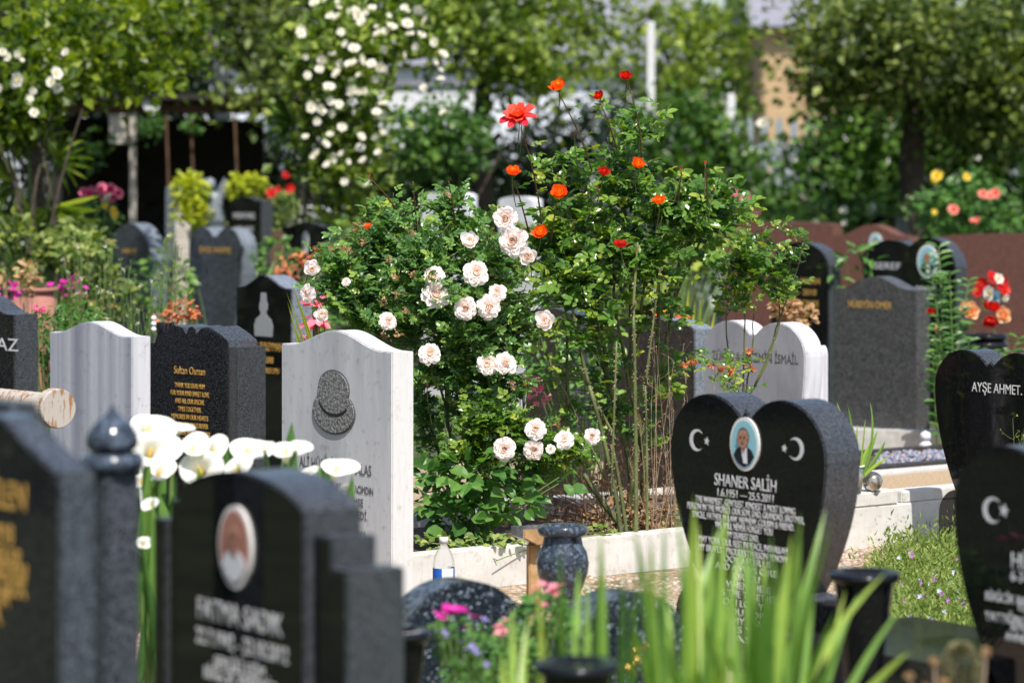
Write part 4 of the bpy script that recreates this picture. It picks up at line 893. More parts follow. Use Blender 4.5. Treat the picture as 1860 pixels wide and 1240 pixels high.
# ================================================================ vases
def urn(name, label, px, py_top, Z, rim, prof, mat, zbase, group=None, cat='vase'):
    o = empty(name, label, cat, (GX(px, Z), Z, zbase), 0, group); ht = topz(py_top, Z) - zbase
    for nm, pf in prof(rim, ht).items():
        V, T = lathe(pf, 48); tri_obj(nm, V, T, mat, o, smooth=True)
    return o
def roundvase(r, h):
    rt = .030
    return {'body': [(0, 0), (r * .55, 0), (r * .55, .012), (r * .42, .02), (r * .50, .05), (r * .80, h * .38), (r * 1.0, h * .52), (r * 1.05, h * .63), (r * .95, h * .74), (r * .80, h * .80), (r * .74, h - rt - .002)],
            'rim': [(r * .7, h - rt), (r * .92, h - rt), (r * .99, h - rt * .8), (r, h - rt * .5), (r * .98, h - rt * .2), (r * .93, h), (r * .6, h), (r * .55, h - .02), (0, h - .02)]}
def flared(r, h):
    rt = .022
    return {'body': [(0, 0), (r * .62, 0), (r * .60, .015), (r * .42, .03), (r * .46, .06), (r * .60, h * .5), (r * .82, h - rt - .001)],
            'rim': [(r * .7, h - rt), (r * .9, h - rt), (r * .98, h - rt * .75), (r, h - rt * .5), (r * .98, h - rt * .22), (r * .92, h), (r * .6, h), (r * .55, h - .02), (0, h - .02)]}
urn('round_vase', 'round blue-flecked granite vase in front of the white kerb', 1022, 953, 8.5, S(46, 8.5), roundvase, M['pearl_dark'], .09)
urn('tapered_vase', 'tall black tapered vase with a thick rim right of the black heart', 1569, 1037, 6.35, S(66, 6.35), flared, M['black'], .20)
urn('cup_vase', 'black flared vase tucked behind the foreground portrait headstone', 722, 1143, 6.1, S(64, 6.1), flared, M['black'], .12)
urn('rim_vase', 'thick-rimmed dark vase cut by the bottom edge of the photo', 1048, 1200, 4.95, S(80, 4.95), flared, M['black'], .25)
urn('small_vase', 'glossy black bowl holding the artificial bouquet at the right', 1790, 606, 15.3, S(40, 15.3), roundvase, M['black'], topz(660, 15.3))
box('plinth', .3, .3, topz(660, 15.3), M['black_side'], bpy.data.objects['small_vase'], (0, 0, -topz(660, 15.3)))

# low arched blue pearl stones
def lowarch(name, label, px, py, Z, half, a, orn=False):
    zt = topz(py, Z); w = half * 2
    o = empty(name, label, 'headstone', (GX(px, Z), Z, 0), a)
    r_ = half; pts = [(-half, 0), (-half, zt - half * .85)] + [(half * math.cos(R(t)), zt - half * .85 + half * .85 * math.sin(R(t))) for t in np.linspace(176, 4, 30)] + [(half, zt - half * .85), (half, 0)]
    slab('stone', pts, .11, [M['pearl'], M['pearl_edge']], o, (0, .055, 0), bev=.006)
    return o
M['pearl_edge'] = granite('blue pearl edge', (0.03, 0.037, 0.045), (0.09, 0.11, 0.14), 85, 0.15, 0.60)
lowarch('arched_pearl_stone', 'low arched stone of sparkling blue-black granite behind the pink flowers', 846, 1056, 7.2, .185, R(32))
oa = lowarch('arched_pearl_stone', 'low arched blue-black stone behind the iris blades', 1150, 1076, 7.0, .19, R(38))
og = empty('gilt_ornament', 'small gilt flower ornament among the iris blades', 'ornament', tuple(W(1148, 1225, 6.2)))
a = Acc()
for i in range(9):
    V, T = lathe([(0, -.007), (.006, -.005), (.008, 0), (.006, .005), (0, .007)], 10); V = V + np.array([rng.normal(0, .012), 0, .006 + i * .0095]); a.add(V, T)
a.build('flower_head', M['orn_gold'], og, smooth=True); V, T = tube([(0, 0, -.55), (0, .005, -.2), (0, .003, .09)], .004, 6); tri_obj('stem', V, T, M['orn_gold'], og)

# stand with dark tray
q = empty('wooden_stand', 'small wooden stand with a dark tilted tray left of the round vase', 'stand', (GX(969, 9.0), 9.0, 0), R(20))
zt = topz(975, 9.0)
box('post', .04, .03, zt - .02, M['wood'], q); tr = slab('tray', [(-.055, -.006), (-.055, .022), (.075, .022), (.075, -.006), (.03, -.03), (-.01, -.03)], .12, [M['wood'], M['bluegrey']], q, (0, 0, zt + .01))

# bottle
def bottle():
    q = empty('water_bottle', 'clear plastic water bottle with a blue label in front of the white kerb', 'bottle', (GX(806, 9.55), 9.55, 0))
    m, n, p = newmat('clear plastic'); p.inputs['Base Color'].default_value = (.95, .97, 1, 1); p.inputs['Roughness'].default_value = .05; p.inputs['Transmission Weight'].default_value = .92; p.inputs['IOR'].default_value = 1.25; p.inputs['Alpha'].default_value = .6
    r_ = .037
    V, T = lathe([(0, .002), (r_ * .8, 0), (r_, .01), (r_, .03), (r_ * .93, .035), (r_, .04), (r_, .052), (r_ * .93, .057), (r_ * .98, .062), (r_ * .98, .128), (r_, .134), (r_ * .9, .158), (r_ * .6, .182), (r_ * .36, .196), (r_ * .34, .205)], 32)
    tri_obj('bottle_body', V, T, m, q, smooth=True)
    V, T = lathe([(0, .204), (r_ * .42, .204), (r_ * .43, .222), (r_ * .38, .226), (0, .226)], 24); tri_obj('cap', V, T, M['ceramic'], q, smooth=True)
    # label: blue with a pale gap
    mb = simple('blue printed label', (.02, .12, .55), .3); mw = simple('white printed label', (.75, .8, .85), .3)
    for nm, m_, a0, a1 in (('label', mb, 150, 262), ('label_back', mw, 262, 330), ('label_side', mb, 330, 430)):
        Vl, Tl = [], []; n_ = 14
        for i in range(n_ + 1):
            t = R(a0 + (a1 - a0) * i / n_)
            for z in (.066, .124): Vl.append((r_ * 1.01 * math.cos(t), r_ * 1.01 * math.sin(t), z))
        for i in range(n_): b = 2 * i; Tl += [(b, b + 2, b + 3), (b, b + 3, b + 1)]
        tri_obj(nm, Vl, Tl, m_, q, smooth=True)
bottle()
# wooden bench end / log at left
q = empty('wooden_rail', 'weathered turned wooden rail with a round worn end at the left', 'wooden rail', (GX(100, 9.3), 9.3, topz(742, 9.3)))
def cyl_y(name, r_, L, mat, parent, d, loc, ns=32):
    d = np.array(d, float); d /= np.linalg.norm(d); loc = np.array(loc, float)
    V, T = tube([loc, loc + d * .004, loc + d * (L - .004), loc + d * L], [r_ * .96, r_, r_, r_ * .96], ns); return tri_obj(name, V, T, mat, parent)
def wornm():
    m, n, p = newmat('worn painted wood'); tc = n.nodes.new('ShaderNodeTexCoord'); mp = n.nodes.new('ShaderNodeMapping'); mp.inputs['Scale'].default_value = (60, 60, 14)
    no = n.nodes.new('ShaderNodeTexNoise'); no.inputs['Scale'].default_value = 1; no.inputs['Detail'].default_value = 6; n.links.new(tc.outputs['Object'], mp.inputs[0]); n.links.new(mp.outputs[0], no.inputs['Vector'])
    cr = n.nodes.new('ShaderNodeValToRGB'); e = cr.color_ramp.elements; e[0].position = .40; e[0].color = (.30, .15, .06, 1); e[1].position = .47; e[1].color = (.42, .38, .34, 1)
    n.links.new(no.outputs['Fac'], cr.inputs[0]); n.links.new(cr.outputs[0], p.inputs['Base Color']); p.inputs['Roughness'].default_value = .85; return m
M['worn'] = wornm()
cyl_y('end_disc', S(36, 9.3), .05, M['worn'], q, (-.62, .80, .0), (.012, 0, 0)); cyl_y('rail', S(24, 9.3), .62, M['worn'], q, (-.66, .75, .0), (-.022, .043, .004))
cyl_y('post', .028, .61, M['worn'], q, (0, 0, -1), (-.3, .36, 0))
# wooden stakes
for px, py, Z, lab in ((318, 400, 18.6, 'split brown timber stake between the two blue-grey headstones'), (490, 415, 18.4, 'brown timber stake right of the blue-grey heart headstone')):
    q = empty('timber_stake', lab, 'stake', (GX(px, Z), Z, 0), 0); h_ = topz(py, Z)
    s_ = slab('plank', [(-.05, 0), (-.045, h_ * .96), (-.01, h_), (.04, h_ * .97), (.05, 0)][::-1], .06, [M['wood_pale'] if px < 400 else M['wood_brown']], q); s_.rotation_euler = (0, R(3), 0)
    box('crosspiece', .12, .05, .04, M['wood_brown'], q, (0, .06, h_ * .6))

# angel statue
q = empty('angel_statue', 'grey stone angel statue between two yellow-green shrubs', 'statue', (GX(388, 22.6), 22.6, 0))
hb = topz(410, 22.6); box('pedestal', .2, .2, hb, M['bluegrey_side'], q)
sc = S(1, 22.6)
V, T = lathe([(0, hb), (24 * sc, hb), (22 * sc, hb + 15 * sc), (17 * sc, hb + 35 * sc), (16 * sc, hb + 48 * sc), (12 * sc, hb + 58 * sc), (6 * sc, hb + 62 * sc), (0, hb + 63 * sc)], 20); tri_obj('robe', V * [1, .7, 1], T, M['palestone2'] if 'palestone2' in M else M['bluegrey_side'], q, smooth=True)
V, T = lathe([(0, hb + 60 * sc), (8 * sc, hb + 63 * sc), (10.5 * sc, hb + 73 * sc), (8 * sc, hb + 84 * sc), (0, hb + 88 * sc)], 20); tri_obj('head', V - [6 * sc, 0.01, 0], T, M['bluegrey_side'], q, smooth=True)
for s_ in (-1, 1):
    wv = [(0, 0), (10 * sc, 6 * sc), (18 * sc, 22 * sc), (20 * sc, 40 * sc), (14 * sc, 48 * sc), (6 * sc, 34 * sc), (0, 22 * sc)]
    wv = [(s_ * x, z) for x, z in wv]; wv = wv if s_ < 0 else wv[::-1]
    slab('wing', wv, .03, [M['bluegrey_side']], q, (s_ * 4 * sc, .06, hb + 40 * sc))

# ================================================================ ROSE BUSHES
def bez(p0, p1, bow, n=10):
    p0, p1 = np.array(p0, float), np.array(p1, float); return curve(p0, (p0 + p1) / 2 + np.array(bow, float), p1, n)
def thorns(acc, pts, rad, step=.012, ln=.009):
    pts = np.asarray(pts); seg = np.diff(pts, axis=0); L = np.linalg.norm(seg, axis=1)
    for i in range(len(seg)):
        for k in range(int(L[i] / step)):
            t = rng.random(); p = pts[i] + seg[i] * t; d = seg[i] / L[i]; s = unit(np.cross(d, rng.normal(size=3))); r_ = rad[i]
            b = p + s * r_ * .8; V = [b + d * .0025, b - d * .0035, b + np.cross(d, s) * .0018, p + s * (r_ + ln * rng.uniform(.5, 1.1)) - d * .003]
            acc.add(V, [(0, 1, 3), (1, 2, 3), (2, 0, 3), (0, 2, 1)])
def rosebush(name, label, cat, base, hubs, blobs, leaf, matl, lean=(0, 0), per_twig=7, thorn=True, cane_r=.008, smalltwig=.0016, stem_mat='stem'):
    """hubs: cane end points (world); blobs: (center, radii, ntwigs) (world)."""
    o = empty(name, label, cat, base); b = np.array(base, float); st = Acc(); th = Acc(); canepts = []
    H_ = np.array([np.array(h_, float) - b for h_ in hubs]); nf = max(2, len(hubs) // 3); order = np.argsort(H_[:, 0]); segs = []
    for g_ in np.array_split(order, nf):
        m_ = H_[g_].mean(0); fk = m_ * np.array([.45, .45, .48]) + rng.normal(0, .02, 3); s0 = np.array([rng.normal(0, .05), rng.normal(0, .04), -.01]); segs.append((s0, fk, cane_r, cane_r * .8))
        for q in g_: segs.append((fk, H_[q], cane_r * .7, cane_r * .32))
    for (s0, e, ra_, rb_) in segs:
        pts = bez(s0, e, (rng.normal(0, .04), rng.normal(0, .05), .03), 14); pts[1:-1] += np.cumsum(rng.normal(0, .0035, (12, 3)), 0) * np.sin(np.linspace(.2, 2.9, 12))[:, None]; rad = np.linspace(ra_, rb_, 14)
        V, T = tube(pts, rad, 7); tri_obj('cane', V, T, M[stem_mat], o, smooth=True); canepts += [(p, rad[i]) for i, p in enumerate(pts) if i > 4]
        if thorn: thorns(th, pts[:11], rad, .016, .007)
    CP = np.array([p for p, _ in canepts]); P, D, N, SZ, RN = [], [], [], [], []
    for (c, rad, nt_) in blobs:
        c = np.array(c, float) - b; rad = np.array(rad, float); tone = rng.uniform(-.12, .12)
        for k in range(nt_):
            d = unit(rng.normal(size=3)); e = c + d * rad * (rng.uniform(.1, 1.25) ** .6)
            dist = np.linalg.norm(CP - e, axis=1) + np.where(CP[:, 2] > e[2] + .02, .25, 0) + rng.uniform(0, .08, len(CP)); s0 = CP[np.argmin(dist)]
            if np.linalg.norm(e - s0) > .34: s0 = e + (s0 - e) * (.34 / np.linalg.norm(e - s0)); s0[2] -= .05
            pts = bez(s0, e, (0, 0, rng.uniform(-.02, .03)), 7); V, T = tube(pts, np.linspace(smalltwig * 1.5, smalltwig * .7, 7), 4); st.add(V, T)
            m = per_twig; ts = np.linspace(.15, 1, m); tw = e - s0
            for t in ts:
                p = pts[min(6, int(t * 6))] * 1.0; a_ = rng.uniform(0, 2 * PI)
                sd_ = unit(np.array([math.cos(a_), math.sin(a_), rng.uniform(-.15, .5)]) + unit(tw) * .5)
                P.append(p + rng.normal(0, .004, 3)); D.append(sd_)
                N.append(np.array([.1, -.6, .9]) * rng.uniform(.6, 1.2) + rng.normal(0, .34, 3)); SZ.append(leaf * rng.uniform(.5, 1.15)); RN.append(np.clip(rng.beta(2, 3) + tone + .15 * (t > .9), 0, 1))
    V, T, r_ = compound(np.array(P), np.array(D), np.array(N), np.array(SZ), np.array(RN))
    st.build('stem', M[stem_mat], o, smooth=True)
    if thorn: th.build('thorns', M['drystem'], o)
    fo_ = tri_obj('foliage', V, T, M[matl], o, r_)
    return o, b
def sepals(acc, p, d, s):
    d = np.array(d, float); d /= np.linalg.norm(d); p = np.array(p, float)
    V, T = tube([p - d * s * .35, p - d * s * .1, p + d * s * .08], [s * .06, s * .16, s * .10], 7); acc.add(V, T, .3)
    u = unit(np.cross(d, [0.3, 1, .2])); v = np.cross(d, u)
    Dn = np.array([math.cos(k * 1.256) * u + math.sin(k * 1.256) * v - d * .1 for k in range(5)])
    V, T, r_ = leaves(np.tile(p, (5, 1)), Dn, np.tile(d, (5, 1)), np.full(5, s * .55), .3, T_FAR, np.full(5, .5)); acc.add(V, T, r_)

me_pale = [bloom_mesh('rosette', M['petal_pale'], s) for s in range(5)]
me_palehalf = [bloom_mesh('halfopen', M['petal_pale'], 14 + s) for s in range(2)]
me_or = [bloom_mesh('halfopen', M['petal_orange'], 20 + s) for s in range(4)]
me_coral = bloom_mesh('openloose', M['petal_coral'], 31)
me_red = [bloom_mesh('halfopen', M['petal_red'], 40 + s) for s in range(2)]
me_bud = bloom_mesh('bud', M['petal_red'], 51, 3, 4); me_budp = bloom_mesh('bud', M['petal_hot'], 52, 3, 4)
def blooms(o, b, lst, stemlen=.12, mat='stem'):
    sp = Acc()
    for (nm, me, px, py, Y, rpx, d, k) in lst:
        p = np.array(W(px, py, Y)) - b; s = S(rpx, Y); d = unit(np.array(d, float) + rng.normal(0, .18, 3)); cpos = p - d * s * .35
        put_mesh(nm, me, o, cpos, d, s * k, rng.random() * 6)
        sl_ = stemlen if np.isscalar(stemlen) else stemlen
        e = cpos - d * s * .1; V, T = tube(curve(e, e - d * sl_ * .4, e - d * sl_ * .5 + np.array([rng.normal(0, .02), .03, -sl_ * .7]), 6), .0018, 5); tri_obj('flower_stalk', V, T, M[mat], o); sepals(sp, e, d, s)
    sp.build('calyx', M['leaf_rose'], o)
def bw(px, py, Y, rpx, rpy, ry, n): return (tuple(W(px, py, Y)), (S(rpx, Y), ry, S(rpy, Y)), n)

# pink rose bush
base = tuple(W(860, 960, 10.45)); base = (base[0], base[1], .10)
hubs = [W(x, y, Yd) for x, y, Yd in ((620, 500, 10.4), (690, 450, 10.5), (760, 470, 10.3), (840, 440, 10.5), (900, 480, 10.3), (740, 600, 10.3), (830, 620, 10.2), (930, 600, 10.4), (700, 380, 10.6), (820, 370, 10.6), (960, 700, 10.4), (780, 540, 10.2))]
o, b = rosebush('pink_rose_bush', 'dense rose bush covered in pale blush double roses behind the marble headstone', 'rose bush', base, hubs,
    [bw(630, 480, 10.45, 65, 57, .13, 64), bw(600, 540, 10.45, 44, 42, .10, 25), bw(700, 470, 10.4, 84, 68, .18, 99), bw(700, 560, 10.35, 94, 63, .17, 89), bw(800, 450, 10.45, 84, 68, .2, 89), bw(790, 560, 10.3, 94, 84, .2, 118), bw(890, 470, 10.4, 78, 84, .18, 89),
     bw(880, 590, 10.3, 89, 89, .2, 124), bw(950, 560, 10.4, 57, 94, .15, 57), bw(800, 680, 10.3, 63, 63, .16, 64), bw(890, 690, 10.3, 73, 52, .16, 64), bw(770, 760, 10.45, 26, 94, .1, 22), bw(720, 380, 10.5, 57, 31, .12, 20), bw(810, 360, 10.5, 47, 29, .1, 17), bw(660, 430, 10.5, 52, 23, .1, 16), bw(850, 400, 10.5, 63, 26, .12, 22)],
    .030, 'leaf_rose', per_twig=6)
PL = [(917, 396, 22), (853, 438, 17), (930, 437, 29), (960, 464, 17), (866, 493, 25), (785, 503, 21), (793, 533, 24), (902, 530, 19), (845, 560, 21), (890, 558, 22), (566, 487, 15), (556, 533, 17), (585, 571, 14), (706, 583, 17),
      (781, 640, 21), (885, 661, 19), (920, 658, 19), (992, 583, 18), (628, 511, 9)]
lst = [('rose_bloom', me_palehalf[i % 2] if i in (1, 3, 10, 12, 17) else me_pale[i % 5], x, y, 10.05 + .12 * rng.random(), r_, (random.uniform(-.6, .6), -1, random.uniform(-.1, .9)), random.uniform(.95, 1.12)) for i, (x, y, r_) in enumerate(PL)]
lst += [('rose_bud', me_budp, x, y, 10.2, r_, (0, -.3, 1), .9) for x, y, r_ in ((950, 418, 8), (958, 690, 7), (985, 566, 6), (776, 700, 6))]
blooms(o, b, lst)
# spent brown heads
a = Acc()
for (x, y) in ((645, 415), (655, 410), (658, 437), (620, 452), (632, 455), (748, 425), (705, 470), (750, 500), (720, 505), (720, 535), (696, 548), (737, 565), (722, 607), (700, 612), (815, 355), (930, 700)):
    p = np.array(W(x, y, 10.15)) - b; n = 12; V, T, r_ = leaves(p + rng.normal(0, .006, (n, 3)), unit(rng.normal(size=(n, 3)) + [0, 0, .5]), rng.normal(size=(n, 3)), np.full(n, .016), .7, T_FAR); tri_obj('spent_bloom', V, T, M['leaf_tan'], o, r_)

# lower pale roses on a low arching bush (right) + leafy young bush
base = tuple(W(830, 975, 10.3)); base = (base[0], base[1], .10)
hubs = [W(x, y, 10.2) for x, y in ((900, 740), (960, 780), (1040, 800), (1075, 810), (880, 790), (820, 840), (930, 830))]
o, b = rosebush('low_rose_bush', 'low rose bush with a row of pale blooms and yellowish young tips', 'rose bush', base, hubs,
    [bw(890, 760, 10.2, 75, 45, .14, 69), bw(960, 800, 10.2, 80, 40, .12, 51), bw(1045, 825, 10.2, 45, 28, .08, 21), bw(860, 830, 10.2, 60, 40, .12, 39), bw(1000, 860, 10.3, 45, 20, .08, 12)], .030, 'leaf_rose2', per_twig=6)
lst = [('rose_bloom', me_pale[i % 5], x, y, 9.95, r_, (random.uniform(-.3, .3), -1, random.uniform(.1, .6)), random.uniform(.95, 1.08)) for i, (x, y, r_) in enumerate(((973, 778, 20), (1025, 797, 17), (1075, 791, 15), (916, 815, 21), (970, 817, 18), (1000, 815, 9)))]
blooms(o, b, lst, .08)

# orange rose bush
base = tuple(W(1150, 972, 10.75)); base = (base[0], base[1], .10)
HB = [(1000, 420, 10.5), (1060, 400, 10.6), (1120, 300, 10.6), (1160, 250, 10.6), (1110, 440, 10.5), (1190, 380, 10.6), (1250, 380, 10.6), (1300, 370, 10.7), (1040, 500, 10.5), (1180, 470, 10.5), (1000, 300, 10.6)]
hubs = [W(*h_) for h_ in HB]
o, b = rosebush('orange_rose_bush', 'tall open rose bush with orange and scarlet roses and thorny bare lower canes', 'rose bush', base, hubs,
    [bw(990, 440, 10.5, 74, 60, .15, 32), bw(1075, 400, 10.5, 79, 70, .16, 36), bw(1120, 320, 10.5, 79, 45, .14, 20), bw(1055, 300, 10.5, 47, 30, .1, 6), bw(1150, 245, 10.5, 68, 40, .08, 9), bw(1110, 205, 10.5, 47, 25, .06, 4), bw(1200, 400, 10.5, 90, 65, .17, 44), bw(1190, 330, 10.5, 74, 30, .12, 12),
     bw(1280, 355, 10.6, 79, 45, .13, 27), bw(1335, 385, 10.6, 53, 30, .1, 11), bw(1100, 480, 10.4, 90, 50, .16, 36), bw(1010, 520, 10.4, 63, 60, .15, 27), bw(1190, 480, 10.5, 79, 50, .15, 25), bw(1260, 440, 10.6, 53, 55, .13, 16), bw(1100, 560, 10.4, 106, 40, .14, 19), bw(985, 290, 10.5, 37, 45, .05, 3),
     bw(1010, 620, 10.4, 47, 50, .12, 12), bw(1200, 570, 10.6, 63, 40, .12, 9), bw(1270, 640, 10.8, 37, 45, .06, 4), bw(1090, 640, 10.6, 63, 60, .12, 8), bw(1010, 720, 10.6, 45, 60, .12, 9), bw(1140, 760, 10.7, 70, 70, .12, 8), bw(1230, 720, 10.7, 40, 90, .1, 6), bw(1200, 200, 10.5, 19, 20, .04, 2)],
    .043, 'leaf_rose2', per_twig=4, cane_r=.011)
lst = [('rose_bloom', me_coral, 940, 203, 10.2, 34, (-.15, -.55, .8), .86)]
lst += [('rose_bloom', me_or[i % 4], x, y, 10.2, r_, (random.uniform(-.4, .4), -.8, .75), 1.02) for i, (x, y, r_) in enumerate(((1013, 158, 16), (932, 313, 15), (1158, 298, 13), (1017, 350, 16), (981, 423, 15), (1197, 365, 12), (668, 412, 9)))]
lst += [('rose_bloom', me_red[i % 2], x, y, 10.2, r_, (random.uniform(-.3, .3), -.6, .8), 1.12) for i, (x, y, r_) in enumerate(((1097, 314, 11), (1128, 446, 12), (1088, 175, 9), (1137, 139, 10)))]
lst += [('rose_bud', me_bud, x, y, 10.3, r_, (random.uniform(-.2, .2), -.1, 1), 1.0) for x, y, r_ in ((1281, 296, 6), (1237, 307, 6), (672, 320, 5), (946, 222, 7), (1297, 345, 5), (1044, 243, 4), (1085, 340, 5), (955, 700, 5))]
blooms(o, b, lst, .10, 'stem')
# long leading shoots to the tallest flowers
a = Acc(); P, D, N, SZ, RN = [], [], [], [], []
for (x0, y0, x1, y1, bow) in ((985, 420, 946, 232, 12), (1075, 310, 1016, 172, 10), (1165, 290, 1140, 152, 14), (1120, 270, 1090, 186, 4), (960, 420, 934, 328, 2), (1285, 370, 1281, 302, 2), (1000, 440, 1012, 362, 0), (720, 380, 674, 326, 4), (760, 450, 750, 330, 0), (830, 420, 815, 330, 0), (1230, 380, 1238, 312, 0)):
    p0 = np.array(W(x0, y0, 10.45)) - b; p1 = np.array(W(x1, y1, 10.22)) - b; pts = bez(p0, p1, (S(bow, 10), 0, 0), 12); V, T = tube(pts, np.linspace(.0036, .002, 12), 6); tri_obj('leading_shoot', V, T, M['stem_brown'], o, smooth=True)
    for t in np.linspace(.15, .85, max(2, int((y0 - y1) / 26))):
        p = pts[int(t * 11)]; an = rng.uniform(0, 6.28); P.append(p); D.append((math.cos(an), math.sin(an) * .6, .3)); N.append(np.array([0, -.4, 1]) + rng.normal(0, .3, 3)); SZ.append(.036 * rng.uniform(.7, 1.1)); RN.append(rng.random())
V, T, r_ = compound(np.array(P), np.array(D), np.array(N), np.array(SZ), np.array(RN)); tri_obj('shoot_leaves', V, T, M['leaf_rose2'], o, r_)

# thin bush to the right
base = tuple(W(1330, 930, 10.95)); base = (base[0], base[1], .10)
hubs = [W(*h_) for h_ in ((1360, 470, 10.9), (1330, 520, 10.9), (1400, 480, 10.9), (1460, 440, 10.9), (1370, 560, 10.9))]
o, b = rosebush('twiggy_rose_bush', 'thin yellow-green rose shoots standing before the pale marble heart', 'rose bush', (GX(1320, 10.95), 10.95, .1), hubs,
    [bw(1370, 460, 10.9, 70, 60, .13, 47), bw(1350, 530, 10.9, 50, 45, .1, 25), bw(1440, 450, 10.9, 50, 35, .06, 9), bw(1420, 520, 10.9, 35, 30, .08, 9), bw(1310, 480, 10.9, 25, 40, .06, 7), bw(1290, 660, 10.7, 40, 50, .06, 8), bw(1330, 690, 10.7, 30, 20, .05, 4)], .033, 'leaf_rose2', per_twig=4, cane_r=.006)
a = Acc()
for (x, y) in ((1258, 655), (1290, 665), (1310, 672), (1327, 673), (1360, 640), (1362, 668), (1245, 660), (1015, 765)):
    p = np.array(W(x, y, 10.5)) - b; n = 8; V, T, r_ = leaves(p + rng.normal(0, .005, (n, 3)), rng.normal(size=(n, 3)), rng.normal(size=(n, 3)), np.full(n, .022), .7, T_FAR); tri_obj('withered_leaf', V, T, M['leaf_rust'], o, r_)

# bare thorny canes (part of the orange bush)
ob = bpy.data.objects['orange_rose_bush']; b = np.array(ob.location); a = Acc(); th = Acc()
for (x0, y0, x1, y1, r_, bow) in ((1155, 985, 1150, 560, .0085, 4), (1150, 560, 1158, 440, .006, 0), (1130, 985, 1070, 700, .0095, 14), (1070, 700, 1040, 560, .007, -4), (1145, 975, 1060, 860, .012, -8), (1140, 990, 1110, 800, .008, 6), (1175, 985, 1172, 700, .006, 3), (1120, 800, 1035, 640, .006, 0), (1030, 740, 1030, 590, .0065, 0), (1110, 900, 1120, 620, .005, 0), (1100, 870, 990, 640, .005, 4), (1172, 700, 1200, 480, .005, 0)):
    Yc = 10.45 + rng.uniform(-.12, .15); pts = bez(np.array(W(x0, y0, Yc)) - b, np.array(W(x1, y1, Yc)) - b, (S(bow, 10), 0, 0), 12); rad = np.linspace(r_, r_ * .75, 12); V, T = tube(pts, rad, 8); tri_obj('bare_cane', V, T, M['stem'], ob, smooth=True); thorns(th, pts, rad, .006, .008)
th.build('cane_thorns', M['drystem'], ob)

# broad-leaved plant low behind kerb
def broadplant(name, label, cat, base, blobs, size, mat, wid=.8, n_stem=14, stemm='stem_green', tmpl=T_NEAR, cats=None):
    o = empty(name, label, cat, base); b = np.array(base, float); a = Acc(); s_ = Acc()
    for (c, rad, n) in blobs:
        c = np.array(c, float) - b; rad = np.array(rad)
        for k in range(max(2, n // 7)):
            e = c + unit(rng.normal(size=3)) * rad * rng.uniform(.4, 1); V, T = tube(bez((rng.normal(0, .03), rng.normal(0, .03), 0), e, (0, 0, .03), 7), .002, 4); s_.add(V, T)
        P = c + unit(rng.normal(size=(n, 3))) * rad * rng.uniform(.3, 1, (n, 1)) ** .5
        D = unit((P - c) / np.maximum(rad, .01) * [1, 1, .35] + rng.normal(0, .35, (n, 3)) + [0, -.2, -.1]); N = np.array([0, -.5, 1]) + rng.normal(0, .35, (n, 3))
        V, T, r_ = leaves(P, D, N, size * rng.uniform(.55, 1.2, n), wid, tmpl); a.add(V, T, r_)
    s_.build('stem', M[stemm], o); a.build('foliage', M[mat], o); return o
broadplant('broadleaf_plant', 'bright broad-leaved sapling growing just behind the white kerb', 'plant', (GX(855, 10.15), 10.15, .1),
    [bw(800, 900, 10.1, 50, 60, .12, 46), bw(860, 870, 10.1, 70, 50, .14, 60), bw(850, 940, 10.1, 70, 40, .12, 60), bw(920, 910, 10.1, 60, 40, .12, 36), bw(1000, 880, 10.15, 40, 18, .06, 12), bw(770, 870, 10.2, 20, 60, .06, 10)], .072, 'leaf_fresh')
broadplant('ground_weed', 'small green weeds along the inside of the white kerb', 'weed', (GX(880, 9.95), 9.95, .1), [bw(800, 985, 9.95, 50, 14, .05, 60), bw(900, 980, 9.98, 60, 14, .05, 70), bw(1090, 968, 10.3, 30, 16, .05, 30)], .03, 'leaf_weed')

# dry stalks and litter
def drystalks(name, label, base, boxes, mat='drystem', n=60, r_=.0011, seedm='leaf_tan'):
    o = empty(name, label, 'dry plant', base); b = np.array(base); a = Acc(); l_ = Acc()
    for (x0, x1, y0, y1, Y, k) in boxes:
        for i in range(k):
            xb = rng.uniform(x0, x1); xt = xb + rng.normal(0, 26); yt = y0 + (y1 - y0) * rng.random() ** 1.6
            p0 = np.array(W(xb, y1, Y + rng.normal(0, .05))) - b; p1 = np.array(W(xt, yt, Y + rng.normal(0, .08))) - b; pts = bez(p0, p1, rng.normal(0, .015, 3), 8)
            V, T = tube(pts, np.linspace(r_ * 1.6, r_ * .6, 8), 4); a.add(V, T)
            for q in range(5):
                s0 = pts[rng.integers(3, 8)]; e = s0 + np.array([rng.normal(0, .02), rng.normal(0, .02), rng.uniform(.01, .05)]); V, T = tube([s0, (s0 + e) / 2 + rng.normal(0, .003, 3), e], r_ * .5, 3); a.add(V, T)
                V, T, r2 = leaves(e + rng.normal(0, .003, (3, 3)), rng.normal(size=(3, 3)), rng.normal(size=(3, 3)), np.full(3, .006), .8, T_FAR); l_.add(V, T, r2)
    a.build('stalk', M[mat], o); l_.build('seed_head', M[seedm], o); return o
drystalks('dry_weed', 'tall dry straw-coloured weed stalks beside the thorny canes', (GX(1215, 10.6), 10.6, .1), [(1180, 1235, 480, 975, 10.6, 9), (1175, 1255, 640, 975, 10.6, 22)])
drystalks('brown_twigs', 'tangle of thin red-brown twigs among the thorny canes', (GX(1090, 10.75), 10.75, .1), [(1000, 1200, 700, 960, 10.75, 34), (1120, 1230, 620, 960, 10.8, 18)], 'stem_brown', seedm='leaf_rust')
